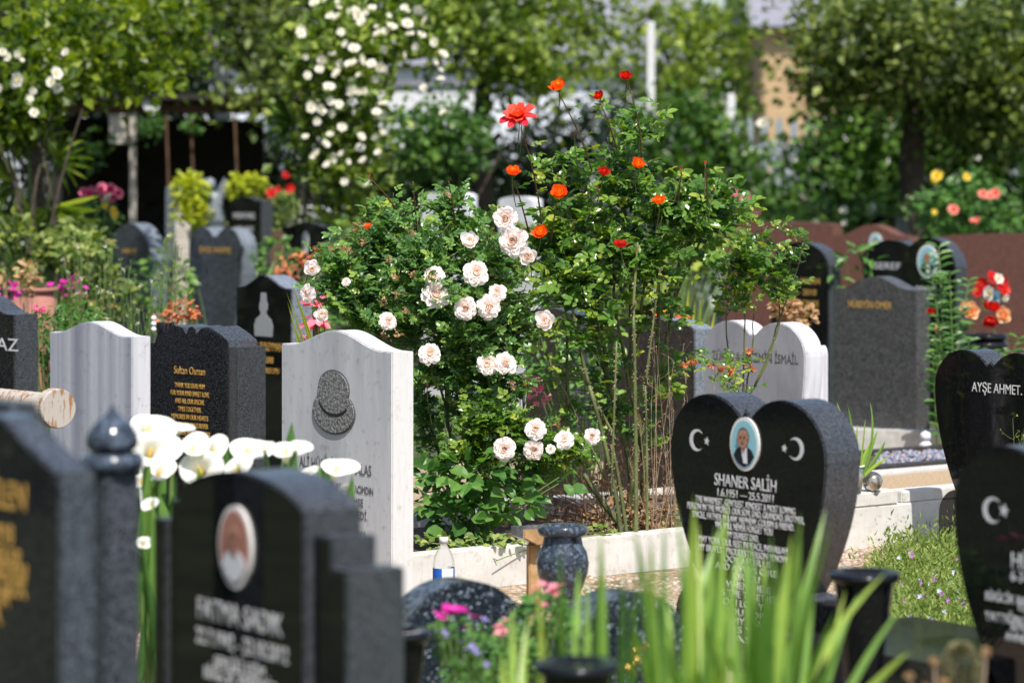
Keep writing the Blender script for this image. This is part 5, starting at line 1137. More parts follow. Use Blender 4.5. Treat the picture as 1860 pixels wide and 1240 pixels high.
o = broadplant('leaf_litter', 'brown dry leaves and twigs heaped at the foot of the rose canes', 'leaf litter', (GX(1120, 10.8), 10.8, .1),
    [bw(1050, 900, 10.95, 70, 60, .12, 240), bw(1140, 930, 10.8, 80, 40, .12, 300), bw(1215, 945, 10.7, 50, 40, .10, 220), bw(960, 930, 10.9, 70, 40, .1, 120)], .026, 'leaf_tan', stemm='drystem', tmpl=T_FAR); o['kind'] = 'stuff'
broadplant('pink_carnations', 'small pink and wine-red flowers in the shade behind the bare canes', 'flowers', (GX(960, 11.2), 11.2, .0), [bw(955, 700, 11.1, 26, 18, .05, 40), bw(975, 720, 11.1, 18, 12, .04, 22)], .028, 'petal_pink')

# ================================================================ foreground and mid plants
def blade(acc, p0, p1, wid, bow=(0, 0, 0), n=10, tone=.5, face=(0, -1, 0)):
    pts = bez(p0, p1, bow, n); tg = unit(np.gradient(pts, axis=0)); f = np.array(face, float)
    sd_ = unit(np.cross(tg, f)); nm = np.cross(sd_, tg); t = np.linspace(0, 1, n)
    w = wid * np.minimum(1, (1 - t) ** .6 * 2.0 + .02) * (.75 + .25 * np.sin(PI * np.minimum(1, t * 1.3)))
    L_ = pts - sd_ * w[:, None] / 2; R_ = pts + sd_ * w[:, None] / 2; Mi = pts + nm * w[:, None] * .16; Mb = pts - nm * w[:, None] * .02
    V = np.concatenate([L_, Mi, R_]); T = []
    for i in range(n - 1):
        for k in (0, n): a_, b_, c_, d_ = k + i, k + i + n, k + i + 1 + n, k + i + 1; T += [(a_, b_, c_), (a_, c_, d_)]
    acc.add(V, T, np.clip(tone + rng.normal(0, .05, len(T)), 0, 1))
def iris(name, label, base, tips, wid, mat='leaf_iris', cat='iris plant', spread=.08, zb=None, seed_heads=None):
    o = empty(name, label, cat, base); b = np.array(base, float)
    a = Acc()
    for (px, py, Y, bx) in tips:
        tip = np.array(W(px, py, Y)) - b; 
        p0 = np.array([np.clip(bx, -1, 1) if abs(bx) < 3 else GX(bx, Y) - b[0], rng.normal(0, spread), -.02])
        a = Acc(); az = rng.normal(0, .5); blade(a, p0, tip, wid * rng.uniform(.75, 1.2), (rng.normal(0, .02) + (p0[0] - tip[0]) * .12, 0, abs(tip[0] - p0[0]) * .18), tone=rng.random(), face=(math.sin(az), -math.cos(az), 0)); a.build('blade', M[mat], o, smooth=False)
    return o
tips = []
for (px, py, bx) in ((1228, 945, 1240), (1262, 930, 1270), (1268, 980, 1262), (1322, 930, 1310), (1300, 985, 1290), (1362, 1000, 1340), (1345, 1010, 1330), (1402, 1010, 1370), (1385, 1040, 1350), (1500, 955, 1330), (1440, 1000, 1375), (1452, 960, 1400), (1610, 1070, 1330), (1655, 1212, 1400), (1640, 1130, 1380), (1180, 1000, 1260), (1150, 980, 1240),
                     (1480, 1080, 1380), (1420, 1090, 1360), (1015, 1020, 1040), (1052, 1060, 1050), (1090, 990, 1100), (1092, 1030, 1110), (1130, 1060, 1120), (1065, 1075, 1060), (980, 1090, 1000), (1180, 1010, 1190), (1208, 960, 1215), (1240, 1040, 1235), (1160, 1060, 1180), (1190, 1040, 1200),
                     (930, 1130, 930), (960, 1150, 950), (1530, 1190, 1420), (1290, 1060, 1280), (1330, 1080, 1320), (1250, 1000, 1255), (1215, 1080, 1225), (1560, 1110, 1400)):
    tips.append((px, py - 32, 5.35 + rng.uniform(-.3, .35), (px * .25 + bx * .75) if px - bx > 60 else px * .5 + bx * .5))
for i in range(38): x = rng.uniform(1190, 1450); tips.append((x + rng.normal(15, 48), rng.uniform(930, 1160), 5.3 + rng.uniform(-.3, .35), x))
for i in range(7): x = rng.uniform(880, 1180); tips.append((x + rng.normal(0, 15), rng.uniform(1110, 1220), 5.3 + rng.uniform(-.3, .35), x))
iris('iris_clump', 'tall blurred light-green iris blades rising from the bottom edge', (GX(1250, 5.3), 5.3, .3), tips, .0195)
iris('potted_iris', 'narrow green blades in the patterned pot on the white kerb', (GX(1556, 11.0), 11.0, topz(855, 11.0)), [(1505, 755, 11.0, 1548), (1520, 730, 11.0, 1550), (1532, 770, 11, 1552), (1545, 780, 11, 1555), (1540, 735, 11, 1550), (1580, 728, 11, 1565), (1572, 760, 11, 1562), (1558, 770, 11, 1556), (1608, 800, 11, 1568), (1615, 830, 11, 1570), (1595, 780, 11, 1566), (1585, 800, 11, 1562), (1530, 800, 11, 1550)] , .014, 'leaf_iris', 'iris plant', .012)
q = empty('patterned_pot', 'white and pale green patterned flower pot on the kerb behind the black heart', 'flower pot', (GX(1552, 11.0), 11.0, .221))
def potm():
    m, n, p = newmat('patterned glaze'); tc = n.nodes.new('ShaderNodeTexCoord'); no = n.nodes.new('ShaderNodeTexNoise'); no.inputs['Scale'].default_value = 28
    n.links.new(tc.outputs['Object'], no.inputs['Vector']); cr = n.nodes.new('ShaderNodeValToRGB'); e = cr.color_ramp.elements; cr.color_ramp.interpolation = 'CONSTANT'; e[0].color = (.62, .6, .55, 1); e[1].position = .52; e[1].color = (.22, .33, .30, 1)
    n.links.new(no.outputs['Fac'], cr.inputs[0]); n.links.new(cr.outputs[0], p.inputs['Base Color']); p.inputs['Roughness'].default_value = .25; return m
V, T = lathe([(0, 0), (.026, 0), (.037, .098), (.037, .1)], 32); tri_obj('pot_body', V, T, potm(), q, smooth=True)
V, T = lathe([(.036, .098), (.040, .099), (.040, .106), (.033, .106), (.031, .095), (0, .094)], 32); tri_obj('pot_rim', V, T, M['ceramic'], q, smooth=True)
m, n, p = newmat('mirrored glass'); p.inputs['Base Color'].default_value = (.5, .45, .4, 1); p.inputs['Metallic'].default_value = .8; p.inputs['Roughness'].default_value = .06
gl = empty('glass_globe', 'small brownish glass globe beside the patterned pot', 'globe', (GX(1585, 11.05), 11.05, .212))
bm = bmesh.new(); bmesh.ops.create_uvsphere(bm, u_segments=28, v_segments=18, radius=.040); bmesh.ops.translate(bm, vec=(0, 0, .046), verts=bm.verts); bm_obj('ball', bm, m, gl, smooth=True)
V, T = lathe([(0, 0), (.024, 0), (.018, .008), (.014, .012), (0, .012)], 20); tri_obj('foot', V, T, m, gl, smooth=True)

# calla lilies
def calla_mesh():
    n_t, n_v = 28, 9; V, T = [], []
    for j in range(n_v + 1):
        v = j / n_v; r_ = .16 + .62 * v ** 1.6 + .22 * v ** 5; z = 1.5 * v
        for i in range(n_t + 1):
            th_ = -PI * 1.08 + 2.16 * PI * i / n_t
            k = math.cos(th_ / 2.16) ; f = 1 + .45 * v ** 3 * max(0, math.cos(th_)) ** 3
            zz = z + .28 * v ** 3 * math.cos(th_) - .35 * v ** 5 * (1 - abs(math.cos(th_))) * .6 - (.25 * v ** 6)
            rr_ = r_ * f * (1 + .07 * i / n_t * v)
            V.append((rr_ * math.cos(th_), rr_ * math.sin(th_) * .9, zz))
    for j in range(n_v):
        for i in range(n_t): a_ = j * (n_t + 1) + i; T += [(a_, a_ + 1, a_ + n_t + 2), (a_, a_ + n_t + 2, a_ + n_t + 1)]
    o = tri_obj('calla_bloom', V, T, M['calla'], smooth=True); me = o.data; bpy.data.objects.remove(o)
    V, T = tube([(0, 0, .2), (0, 0, .6), (0, 0, 1.15)], [.07, .08, .05], 8); o = tri_obj('spadix', V, T, M['petal_yellow'], rnd=np.full(len(T), .4), smooth=True); m2 = o.data; bpy.data.objects.remove(o)
    return me, m2
mc, ms = calla_mesh()
Zc = 7.4
cb = empty('calla_lilies', 'clump of white calla lilies between the foreground stones and the marble headstone', 'calla lilies', (GX(400, Zc), Zc, 0)); b = np.array(cb.location)
a = Acc(); lf = Acc()
CL = [(272, 766, 42, (.5, -.3, .75)), (275, 805, 46, (.3, -.7, .6)), (360, 838, 45, (-.2, -.7, .6)), (352, 800, 30, (.4, -.2, .9)), (390, 805, 26, (.5, -.5, .7)), (450, 805, 40, (.2, -.4, .9)), (520, 806, 34, (.1, -.3, 1)), (612, 838, 34, (.35, -.2, .9)), (545, 800, 20, (.6, -.2, .8)), (255, 862, 22, (-.2, -.5, .8)), (560, 846, 18, (0, -.2, 1)), (478, 800, 22, (-.2, -.3, 1)), (330, 765, 20, (.4, 0, .8)), (270, 905, 20, (-.3, -.4, .7)), (262, 975, 16, (.3, -.5, .6)), (624, 884, 22, (.9, -.2, -.3)), (430, 840, 28, (0, -.6, .8)), (290, 845, 26, (.3, -.6, .8))]
for (px, py, r_, d) in CL:
    Y = Zc + rng.uniform(-.25, .3); s = S(r_, Y) / 1.22; d = unit(np.array(d, float) + [0, -.3, 0]); c = np.array(W(px, py + 10, Y)) - b; org = c - d * s * 1.1
    az = random.uniform(-.8, .8); ob_ = put_mesh('calla_bloom', mc, cb, org, d, s, az); sp = bpy.data.objects.new('spadix', ms); C.objects.link(sp); sp.parent = ob_
    pts = curve(org + d * s * .15, org - d * .12, (org[0] * .85 + rng.normal(0, .03), org[1] + rng.normal(0, .05), 0), 9); V, T = tube(pts, np.linspace(.006, .009, 9), 7); a.add(V, T)
    V, T = lathe([(.05 * s, -.1 * s), (.17 * s, .05 * s), (.19 * s, .14 * s)], 10); 
a.build('flower_stem', M['stem_green'], cb, smooth=True)
for i in range(46):
    px = rng.uniform(248, 640); Y = Zc + rng.uniform(-.35, .35); py = rng.uniform(830, 930) if i > 12 else rng.uniform(800, 860); tip = np.array(W(px, py, Y)) - b; p0 = np.array([tip[0] * .9 + rng.normal(0, .04), tip[1] + rng.normal(0, .05), 0])
    blade(lf, p0 + (tip - p0) * .35, tip + rng.normal(0, .03, 3), rng.uniform(.035, .075), (rng.normal(0, .02), 0, .02), tone=rng.random(), face=(rng.normal(0, .5), -1, .2)); lf.build('leaf', M['leaf_calla'], cb); lf = Acc()
for i in range(10):      # the strip between the two foreground stones
    px = rng.uniform(252, 285); Y = Zc + rng.uniform(-.5, .1); py = rng.uniform(860, 1150); tip = np.array(W(px, py, Y)) - b; p0 = np.array([tip[0] + rng.normal(.0, .04), tip[1], 0])
    blade(lf, p0, tip, rng.uniform(.012, .026), (rng.normal(0, .05), 0, .02), tone=rng.random(), face=(rng.normal(0, .5), -1, .2)); lf.build('leaf', M['leaf_calla'], cb); lf = Acc()

# small mixed flowers in front of the arched stone
me_d = {}
def daisy_mesh(mat, seed=0, n=13):
    rd = random.Random(seed); a = Acc()
    for k in range(n):
        V, T = petal(1.3, 1.65, 1.0, .20, .12, 2 * PI * k / n + rd.uniform(-.1, .1), cup=.2, ruf=.03, nu=2, nv=3); a.add(V, T, rd.random())
    V, T = lathe([(0, .12), (.16, .10), (.22, .0), (.15, -.1), (0, -.12)], 10); a.add(V, T, 0.0)
    o = a.build('flower', mat, smooth=True); me = o.data; bpy.data.objects.remove(o); return me
def flowers(o, meshes, spots, Y, jit=.06, name='flower', d0=(0, -.5, 1)):
    b = np.array(o.location)
    sa = Acc()
    for i, (px, py, r_) in enumerate(spots):
        Yp = Y + rng.uniform(-jit, jit); p = np.array(W(px, py, Yp)) - b; d = unit(np.array(d0) + rng.normal(0, .3, 3))
        put_mesh(name, meshes[i % len(meshes)], o, p, d, S(r_, Yp), rng.random() * 6)
        V, T = tube(curve(p - d * .003, p - d * .03, (p[0] * .8 + rng.normal(0, .01), p[1], max(0.01, p[2] - .14)), 5), .0016, 4); sa.add(V, T)
    sa.build('flower_stalk', M['stem_green'], o)
dm = [daisy_mesh(M['petal_magenta'], s) for s in range(2)]; dp = [daisy_mesh(M['petal_pink'], 5 + s, 8) for s in range(2)]; dl = [daisy_mesh(M['petal_purple'], 9, 5)]
Zf = 6.55
o = broadplant('magenta_daisies', 'magenta daisies with dark foliage in front of the arched sparkling stone', 'flowers', (GX(850, Zf), Zf, .12), [bw(850, 1170, Zf, 60, 30, .06, 90), bw(820, 1140, Zf, 30, 16, .04, 26)], .028, 'leaf_fresh')
flowers(o, dm, ((797, 1114, 15), (815, 1108, 15), (833, 1107, 18), (862, 1119, 14), (800, 1120, 12), (845, 1140, 9), (822, 1112, 14)), Zf - .1, .04, d0=(0, -.15, 1))
o = broadplant('pink_bedding_plant', 'pink flowered bedding plant with small glossy leaves before the round vase', 'flowers', (GX(990, 6.75), 6.75, .1), [bw(990, 1120, 6.75, 55, 40, .07, 150), bw(950, 1160, 6.7, 60, 40, .07, 120), bw(1010, 1180, 6.7, 60, 50, .07, 130), bw(930, 1210, 6.6, 80, 40, .07, 120)], .026, 'leaf_fresh')
flowers(o, dp, ((972, 1067, 11), (1000, 1070, 12), (1010, 1075, 11), (985, 1060, 10), (1020, 1062, 8), (976, 1092, 10), (990, 1098, 7), (908, 1135, 12), (912, 1147, 12), (906, 1152, 10), (918, 1125, 7), (1006, 1064, 10)), 6.6, .04)
o = broadplant('lilac_lobelia', 'small lilac flowers spilling below the magenta daisies', 'flowers', (GX(880, 6.5), 6.5, .1), [bw(870, 1190, 6.5, 70, 30, .06, 90), bw(860, 1225, 6.4, 60, 20, .06, 50)], .022, 'leaf_fresh')
flowers(o, dl, ((808, 1148, 8), (812, 1156, 7), (840, 1163, 8), (862, 1180, 9), (858, 1172, 7), (876, 1195, 7), (884, 1206, 7), (880, 1124, 6), (848, 1178, 6), (868, 1186, 6)), 6.4, .03)

# meadow patch at right
def patch(name, label, x0, x1, Y0, Y1, n, h, mat, blooms_=()):
    o = empty(name, label, 'ground cover', (GX((x0 + x1) / 2, (Y0 + Y1) / 2), (Y0 + Y1) / 2, 0)); b = np.array(o.location); a = Acc()
    m_ = 150; cy = rng.uniform(Y0, Y1, m_); cxp = rng.uniform(x0, x1, m_) + np.abs(cy - 9.3) * 14; hh_ = rng.uniform(.45, 1.5, m_); ix = rng.integers(0, m_, n)
    Y = cy[ix] + rng.normal(0, .11, n); X = (cxp[ix] - 930) / F * Y + rng.normal(0, .05, n); P = np.stack([X, Y, np.abs(rng.normal(0, h * .42, n)) * hh_[ix]], 1) - b
    D = np.stack([rng.normal(0, .5, n), rng.normal(0, .5, n), rng.uniform(.2, 1.2, n)], 1); V, T, r_ = leaves(P, D, rng.normal(size=(n, 3)) + [0, -.5, .5], rng.uniform(.25, 1, n) * h * .32, .3, T_FAR); a.add(V, T, r_)
    q = a.build('blades', M[mat], o); q['kind'] = 'stuff'; o['kind'] = 'stuff'
    return o
o = patch('meadow_weeds', 'sunlit low weeds dotted with tiny pink and blue flowers at the right', 1595, 1790, 8.5, 10.9, 22000, .11, 'leaf_weed')
a = Acc()
for i in range(34):
    Y = rng.uniform(8.7, 10.2); p = np.array((GX(rng.uniform(1610, 1760), Y), Y, rng.uniform(.06, .11))) - np.array(o.location); n = 5; an = np.arange(5) * 1.256
    V, T, r_ = leaves(np.tile(p, (5, 1)), np.stack([np.cos(an), -np.full(5, .3), np.sin(an)], 1), np.tile([0, -1, .2], (5, 1)), np.full(5, .011), .8, T_FAR); a.add(V, T, .9 if i % 2 else .1)
a.build('tiny_flowers', leafmat('tiny blooms', [(.5, .15, .5), (.5, .5, .75), (.7, .75, .85)], .6, .2), o)
# meadow tall stem before the right heart
drystalks('wispy_weed', 'wispy yellow-green weed stem in front of the right-hand black heart', (GX(1835, 9.6), 9.6, 0), [(1832, 1848, 720, 1010, 9.6, 6)], 'stem_green', seedm='leaf_yellow')
# dry seed heads bottom right
q = empty('dry_seed_heads', 'dried brown flower heads and a furry seed spike at the bottom right', 'dry plant', (GX(1730, 5.4), 5.4, .2)); b = np.array(q.location); sa = Acc(); fa = Acc()
for (px, py, r_) in ((1698, 1200, 11), (1790, 1183, 11), (1652, 1228, 10), (1715, 1238, 11), (1680, 1250, 10)):
    p = np.array(W(px, py, 5.4)) - b; s = S(r_, 5.4); n = 40; d = unit(rng.normal(size=(n, 3))); V, T, r2 = leaves(p + d * s * .35, d, rng.normal(size=(n, 3)), np.full(n, s * .75), .7, T_FAR); tri_obj('dry_bloom', V, T, M['leaf_tan'], q, r2)
    V, T = tube(curve(p, p + [0, 0, -.08], (p[0] * .5 - .01, 0, 0), 7), .003, 5); sa.add(V, T)
sa.build('stalk', M['drystem'], q)
a = Acc(); n = 700; t = rng.random(n); c = np.array(W(1745, 1170, 5.5)) - b; an = rng.uniform(0, 6.28, n); rad = S(34, 5.5) * np.sqrt(np.minimum(1, t * 3)) 
P = np.stack([np.cos(an) * rad * .85, np.sin(an) * rad * .85, -t * .13 + 0], 1) + c; D = np.stack([np.cos(an), np.sin(an), np.full(n, .9)], 1); V, T, r_ = leaves(P, D, rng.normal(size=(n, 3)), np.full(n, .014), .5, T_FAR); a.add(V, T, r_)
a.build('seed_spike', leafmat('furry seed spike', [(.14, .13, .06), (.24, .22, .11), (.33, .3, .17)], .8, .2), q)

# left mid plants
broadplant('left_shrub', 'bright green leafy shrub between the left-edge headstone and the striped one', 'shrub', (GX(100, 12.6), 12.6, 0), [bw(80, 610, 12.6, 50, 50, .15, 200), bw(120, 590, 12.6, 60, 40, .15, 160), bw(90, 680, 12.6, 55, 50, .12, 140), bw(140, 570, 12.8, 40, 20, .1, 60)], .04, 'leaf_fresh', wid=.45)
def bobble_weed(name, label, base, boxes, n, mat='leaf_weed', tall=1.0, fl='petal_white'):
    o = empty(name, label, 'weed', base); b = np.array(base); a = Acc(); l_ = Acc(); f_ = Acc()
    for (px, py, Y, rx, ry, k) in boxes:
        for i in range(k):
            e = np.array(W(px + rng.uniform(-rx, rx), py + rng.uniform(-ry, ry), Y + rng.normal(0, .08))) - b; s0 = np.array([e[0] * .55 + rng.normal(0, .02), rng.normal(0, .03), 0]); pts = bez(s0, e, (rng.normal(0, .02), 0, .03), 9)
            V, T = tube(pts, np.linspace(.0035, .0015, 9), 5); a.add(V, T)
            m = 10; idx = rng.integers(3, 9, m); V, T, r_ = leaves(pts[idx], unit(rng.normal(size=(m, 3)) + [0, 0, .5]), rng.normal(size=(m, 3)) + [0, -.3, .6], rng.uniform(.015, .045, m), .35, T_FAR); l_.add(V, T, r_)
            for q in range(4):
                h2 = e + np.array([rng.normal(0, .035), rng.normal(0, .03), rng.uniform(0, .06)]); V, T = tube([pts[6], (pts[6] + h2) / 2 + rng.normal(0, .004, 3), h2], .0012, 4); a.add(V, T)
                n_ = 7; d = unit(rng.normal(size=(n_, 3))); V, T, r_ = leaves(h2 + d * .003, d, rng.normal(size=(n_, 3)), np.full(n_, .009), .8, T_FAR); (f_ if q == 0 else l_).add(V, T, r_)
    a.build('stem', M['stem_green'], o); l_.build('leaf', M[mat], o); f_.build('flower_head', M[fl], o); return o
bobble_weed('groundsel_weed', 'tall straggly weed with white tufts in front of the slim blue-grey headstone', (GX(245, 12.9), 12.9, 0), [(240, 490, 12.9, 80, 50, 8), (250, 580, 12.9, 60, 30, 7), (335, 470, 12.9, 20, 25, 2)], 0)
bobble_weed('brown_weed', 'olive-brown straggly weed left of the tall white-tufted one', (GX(170, 13.2), 13.2, 0), [(170, 500, 13.2, 35, 50, 6), (150, 560, 13.2, 60, 20, 5)], 0, 'leaf_tan')
o = broadplant('orange_dry_flowers', 'dried orange flower bunch in a dark vase behind the black verse headstone', 'dried flowers', (GX(300, 12.6), 12.6, 0), [bw(330, 562, 12.5, 26, 18, .05, 90), bw(296, 578, 12.6, 14, 8, .05, 14), bw(350, 572, 12.5, 10, 8, .03, 18)], .026, 'leaf_rust', stemm='drystem')
V, T = lathe([(0, 0), (.05, 0), (.045, .5), (.035, .74), (.045, .8), (.035, .8), (0, .78)], 20); tri_obj('vase', V * [1, 1, topz(585, 12.6) / .8], T, M['black'], o, smooth=True)
for i in range(3):
    bm = bmesh.new(); bmesh.ops.create_uvsphere(bm, u_segments=14, v_segments=10, radius=.012); bm_obj('bead', bm, M['ceramic'], o, tuple(np.array(W(279, 578 + i * 10, 12.4)) - np.array(o.location)), True)
broadplant('tan_dry_flowers', 'withered tan flower heads at the left edge beside pink ones', 'dried flowers', (GX(50, 14), 14, 0), [bw(52, 492, 14, 22, 16, .06, 50), bw(8, 505, 14, 8, 10, .04, 14), bw(48, 525, 14, 10, 20, .05, 20)], .036, 'leaf_tan', stemm='drystem')
broadplant('maroon_flowers', 'dark pink and maroon flowers in the left background', 'flowers', (GX(100, 14.6), 14.6, 0), [bw(15, 530, 14.6, 22, 16, .05, 30), bw(130, 520, 14.6, 20, 18, .06, 26), bw(105, 515, 14.6, 12, 8, .04, 8)], .035, 'petal_magenta')
broadplant('pink_white_flowers', 'pink and white flowers on top of the bright shrub at the left', 'flowers', (GX(80, 12.3), 12.3, 0), [bw(72, 562, 12.3, 9, 6, .02, 26)], .02, 'petal_hot')
o = empty('clay_pot', 'round terracotta pink pot behind the bright shrub at the left', 'pot', (GX(60, 15), 15, 0)); V, T = lathe([(0, 0), (.11, 0), (.15, .25), (.17, .42), (.14, .6), (.12, topz(530, 15)), (.10, topz(530, 15)), (0, topz(530, 15) - .02)], 30); tri_obj('pot_body', V, T, simple('dusty terracotta', (.33, .14, .11), .8, vary=.15), o, smooth=True)
V, T = lathe([(.11, topz(530, 15) + .001), (.135, topz(530, 15) + .002), (.135, topz(522, 15)), (.11, topz(522, 15))], 30); tri_obj('pot_rim', V, T, simple('terracotta rim', (.36, .16, .12), .8), o, smooth=True)
# green mass in the left middle distance
broadplant('left_green_bush', 'dark leafy bush with small flowers under the palm at the left', 'bush', (GX(80, 16), 16, 0), [bw(40, 450, 16, 70, 60, .3, 300), bw(140, 450, 16, 60, 50, .25, 260), bw(30, 540, 15.6, 60, 50, .2, 160), bw(180, 540, 15.6, 60, 60, .2, 200)], .06, 'leaf_olive')
broadplant('yellow_green_patch', 'yellow-green leafy plant left of the slim blue-grey headstone', 'plant', (GX(140, 15.5), 15.5, 0), [bw(130, 440, 15.4, 40, 26, .1, 70), bw(180, 450, 15.4, 20, 16, .08, 30)], .05, 'leaf_weed')
broadplant('rusty_plant', 'rust-orange leafy plant below the low black headstone', 'plant', (GX(545, 15.5), 15.5, 0), [bw(545, 475, 15.5, 40, 16, .1, 70), bw(520, 500, 15.3, 22, 12, .08, 24), bw(590, 455, 15.6, 20, 10, .06, 20)], .042, 'leaf_rust', stemm='drystem')
broadplant('green_understory', 'low green planting between the left headstones', 'plant', (GX(400, 17), 17, 0), [bw(300, 520, 17.6, 60, 60, .2, 160), bw(500, 470, 17.6, 40, 40, .2, 120), bw(560, 560, 16.6, 80, 60, .3, 260), bw(640, 450, 18, 50, 60, .2, 160), bw(640, 600, 15, 60, 70, .2, 160)], .055, 'leaf_ivy')
broadplant('grass_tuft', 'sunlit grass tuft left of the rose bush', 'grass tuft', (GX(650, 20), 20, 0), [bw(640, 400, 20, 40, 30, .2, 130), bw(600, 430, 20, 30, 20, .1, 60)], .09, 'leaf_fresh', wid=.15)
# yellow spiky blades beside the pink bush
iris('sword_leaves', 'yellow-green spiky sword leaves poking out left of the pink rose bush', (GX(640, 10.5), 10.5, 0), [(528, 505, 10.3, 650), (522, 548, 10.3, 650), (525, 562, 10.3, 650), (528, 575, 10.3, 655), (530, 590, 10.3, 655), (540, 600, 10.3, 655), (520, 530, 10.3, 650), (532, 520, 10.3, 655), (528, 555, 10.3, 660)], .014, 'leaf_yellow', 'plant', .03)
broadplant('pink_backdrop_flowers', 'pink flowers half hidden behind the left end of the rose bush', 'flowers', (GX(580, 11.2), 11.2, 0), [bw(572, 545, 11.2, 12, 14, .03, 26), bw(570, 585, 11.2, 14, 12, .03, 30), bw(572, 625, 11.2, 18, 12, .03, 26)], .04, 'petal_pink')
iris('striped_sword_plant', 'pale yellow-green sword leaves behind the brown-black headstone', (GX(1235, 13.4), 13.4, 0), [(x, y, 13.4, bx) for x, y, bx in ((1180, 520, 1220), (1190, 500, 1222), (1205, 495, 1226), (1215, 510, 1228), (1230, 520, 1236), (1250, 525, 1240), (1275, 530, 1246), (1290, 545, 1250), (1300, 560, 1250), (1165, 545, 1215), (1225, 540, 1230), (1262, 550, 1240))], .022, 'leaf_yellow', 'plant', .03)

# shrubs in the back
broadplant('golden_shrub', 'rounded golden-green shrub left of the angel statue', 'shrub', (GX(345, 22.6), 22.6, 0), [bw(345, 345, 22.5, 32, 30, .14, 240), bw(350, 385, 22.5, 34, 30, .14, 220), bw(330, 450, 22.5, 26, 60, .1, 60)], .055, 'leaf_yellow')
broadplant('golden_shrub', 'twin-topped golden-green shrub behind the small black headstone', 'shrub', (GX(447, 22.6), 22.6, 0), [bw(430, 338, 22.5, 16, 24, .1, 110), bw(460, 336, 22.5, 20, 22, .1, 130), bw(447, 400, 22.5, 26, 40, .1, 50)], .055, 'leaf_yellow')
me_rr = [bloom_mesh('far', M['petal_red'], 60 + s, 2, 3) for s in range(2)]; me_hh = [bloom_mesh('far', M['petal_hot'], 70 + s, 2, 3) for s in range(2)]; me_yy = [bloom_mesh('far', M['petal_yellow'], 80, 2, 3)]; me_ss = [bloom_mesh('far', M['petal_salmon'], 82, 2, 3)]; me_pe = [bloom_mesh('halfopen', M['petal_peach'], 84, 3, 4)]; me_wh = [me_w[0]]; me_bb = [bloom_mesh('far', M['petal_blue'], 86, 2, 3)]
o = broadplant('red_rose_shrub', 'small shrub with red roses right of the small black headstone', 'rose bush', (GX(510, 22), 22, 0), [bw(510, 375, 22, 34, 34, .12, 150), bw(500, 430, 22, 36, 40, .12, 100)], .05, 'leaf_weed'); flowers(o, me_rr, ((493, 352, 11), (526, 343, 10), (519, 319, 8), (505, 345, 7)), 21.8, .03, 'rose_bloom', (0, -1, .3))
o = broadplant('hot_pink_bouquet', 'hot pink and yellow flowers beside the shelter post', 'flowers', (GX(180, 19.2), 19.2, 0), [bw(180, 385, 19.2, 40, 24, .1, 90), bw(185, 440, 19.2, 30, 60, .1, 60)], .05, 'leaf_ivy')
flowers(o, me_hh, ((165, 352, 15), (185, 345, 14), (200, 348, 16), (212, 352, 13), (152, 350, 10), (190, 358, 13), (205, 360, 10)), 19, .05, 'rose_bloom', (0, -1, .4)); 
flowers(o, me_yy, ((205, 383, 9), (208, 392, 8), (190, 375, 7)), 18.9, .03, 'rose_bloom', (0, -1, .4)); flowers(o, me_wh, ((196, 360, 9),), 18.85, .01, 'rose_bloom', (0, -1, .4))
o = broadplant('far_rose_shrub', 'leafy rose shrub with yellow and salmon blooms at the back right', 'rose bush', (GX(1760, 22), 22, 0), [bw(1710, 380, 22, 50, 40, .2, 170), bw(1770, 350, 22, 50, 40, .2, 170), bw(1820, 400, 22, 50, 40, .2, 170), bw(1760, 440, 22, 90, 40, .2, 200)], .07, 'leaf_fresh')
flowers(o, me_yy, ((1703, 320, 13), (1755, 322, 9), (1698, 328, 8), (1697, 385, 6)), 21.7, .03, 'rose_bloom', (0, -1, .4)); flowers(o, me_ss, ((1785, 354, 11), (1808, 351, 11), (1732, 382, 12), (1775, 400, 7), (1766, 402, 6), (1798, 357, 9)), 21.7, .03, 'rose_bloom', (0, -1, .4))
o = broadplant('pink_rose_hedge', 'dull green planting with red and pink roses above the long red slab', 'rose bush', (GX(1400, 24), 24, 0), [bw(1320, 390, 24, 50, 30, .15, 120), bw(1400, 400, 24, 70, 26, .15, 130), bw(1500, 395, 24, 70, 30, .15, 150), bw(1600, 380, 24, 70, 30, .15, 150), bw(1260, 420, 24, 60, 40, .15, 120)], .07, 'leaf_ivy')
flowers(o, me_hh, ((1330, 352, 11), (1355, 360, 12), (1318, 355, 9), (1375, 384, 7), (1305, 362, 8), (1262, 380, 7)), 23.7, .03, 'rose_bloom', (0, -1, .4)); flowers(o, me_wh, ((1532, 381, 8), (1533, 405, 6), (1418, 265, 10), (1440, 290, 9), (1385, 225, 12), (1397, 223, 9)), 23.7, .03, 'rose_bloom', (0, -1, .4))
# artificial bouquet on the right
o = empty('artificial_bouquet', 'red, white, blue and peach flower bouquet in the glossy black bowl', 'bouquet', (GX(1795, 15.2), 15.2, topz(606, 15.2)))
flowers(o, me_rr, ((1783, 515, 13), (1800, 505, 14), (1818, 513, 14), (1824, 528, 12), (1778, 530, 12), (1795, 520, 12)), 15.1, .04, 'flower_head', (0, -1, .3)); flowers(o, me_wh, ((1800, 533, 16), (1813, 506, 11), (1826, 540, 8)), 15.0, .02, 'flower_head', (0, -1, .3)); flowers(o, me_bb, ((1806, 541, 17),), 15.02, .01, 'flower_head', (0, -1, -.2))
flowers(o, me_pe, ((1762, 567, 17), (1821, 573, 15), (1700, 593, 10), (1755, 560, 12)), 15.05, .02, 'flower_head', (0, -1, .3)); me_h2 = [bloom_mesh('halfopen', M['petal_red'], 90, 3, 4)]; flowers(o, me_h2, ((1798, 578, 15), (1790, 552, 11), (1805, 560, 12), (1692, 565, 8)), 15.0, .02, 'flower_head', (0, -1, .2))
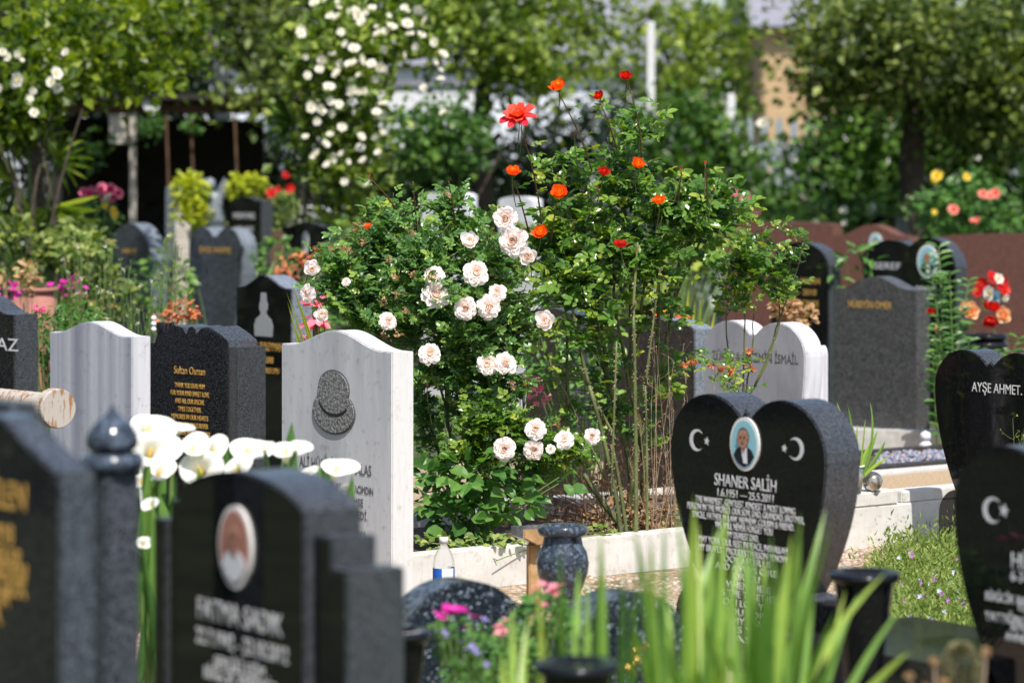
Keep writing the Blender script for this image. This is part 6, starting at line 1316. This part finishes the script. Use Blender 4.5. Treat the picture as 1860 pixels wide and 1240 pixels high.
# leafy plants behind charcoal stone
o = empty('ferny_plant', 'tall light-green leafy shoots right of the charcoal headstone', 'plant', (GX(1720, 14.4), 14.4, 0)); b = np.array(o.location); a = Acc(); l_ = Acc()
for (px, py) in ((1705, 450), (1690, 480), (1725, 500), (1760, 510), (1700, 540), (1740, 560), (1700, 600), (1760, 620), (1800, 640), (1720, 650), (1700, 680), (1850, 615), (1840, 640), (1775, 650), (1710, 620), (1730, 600), (1695, 650), (1745, 680)):
    Y = 14.4 + rng.uniform(-.15, .15); e = np.array(W(px, py, Y)) - b; pts = bez((e[0] * .6 + rng.normal(0, .02), 0, max(0.0, e[2] - .45)), e, (0, 0, .05), 12); V, T = tube(pts, np.linspace(.005, .002, 12), 5); a.add(V, T)
    for i in range(3, 12):
        for s_ in (-1, 1):
            V, T, r_ = leaves([pts[i]], [(s_ * .9, -.3 + rng.normal(0, .3), .35 + rng.normal(0, .2))], [(0, -.6, 1)], np.array([.075 * rng.uniform(.6, 1.1)]), .42, T_NEAR); l_.add(V, T, r_)
a.build('stem', M['stem_green'], o); l_.build('leaf', M['leaf_weed2'] if 'leaf_weed2' in M else M['leaf_fresh'], o)
broadplant('hidden_shoots', 'light green leaves rising above the left shoulder of the charcoal headstone', 'plant', (GX(1540, 16.4), 16.4, 0), [bw(1560, 470, 16.4, 34, 26, .05, 22), bw(1520, 500, 16.4, 20, 26, .05, 16)], .075, 'leaf_fresh', wid=.5)
broadplant('dead_flowers', 'withered cream and tan flowers behind the pale marble heart', 'dried flowers', (GX(1440, 13.2), 13.2, 0), [bw(1430, 560, 13.2, 24, 20, .06, 90), bw(1465, 575, 13.2, 16, 20, .05, 30)], .045, 'leaf_tan', stemm='drystem')
broadplant('orange_rose_specks', 'small orange blooms behind the dry weed stalks', 'flowers', (GX(1200, 13.1), 13.1, 0), [bw(1197, 565, 13.1, 5, 6, .02, 7), bw(1175, 575, 13.1, 4, 5, .02, 6), bw(1240, 575, 13.1, 4, 5, .02, 6)], .035, 'petal_orange')
broadplant('back_green', 'mixed mid-green planting between the far headstones in the centre', 'plant', (GX(1200, 16), 16, 0), [bw(1230, 470, 17, 70, 50, .25, 220), bw(1130, 500, 16, 80, 80, .3, 200), bw(980, 450, 16, 70, 50, .2, 140), bw(1300, 450, 17, 60, 40, .2, 120), bw(880, 420, 17, 80, 30, .2, 120)], .06, 'leaf_soft')
broadplant('shade_green', 'shaded foliage seen between the bare rose canes', 'plant', (GX(1060, 11.9), 11.9, 0), [bw(1000, 640, 11.9, 50, 60, .1, 120), bw(1080, 640, 11.8, 50, 70, .1, 120), bw(1080, 740, 11.7, 50, 50, .1, 60), bw(780, 800, 11.6, 50, 80, .1, 80)], .05, 'leaf_rose')

print('objects', len(bpy.data.objects), 'tris', sum(len(o.data.polygons) for o in bpy.data.objects if o.type == 'MESH'))
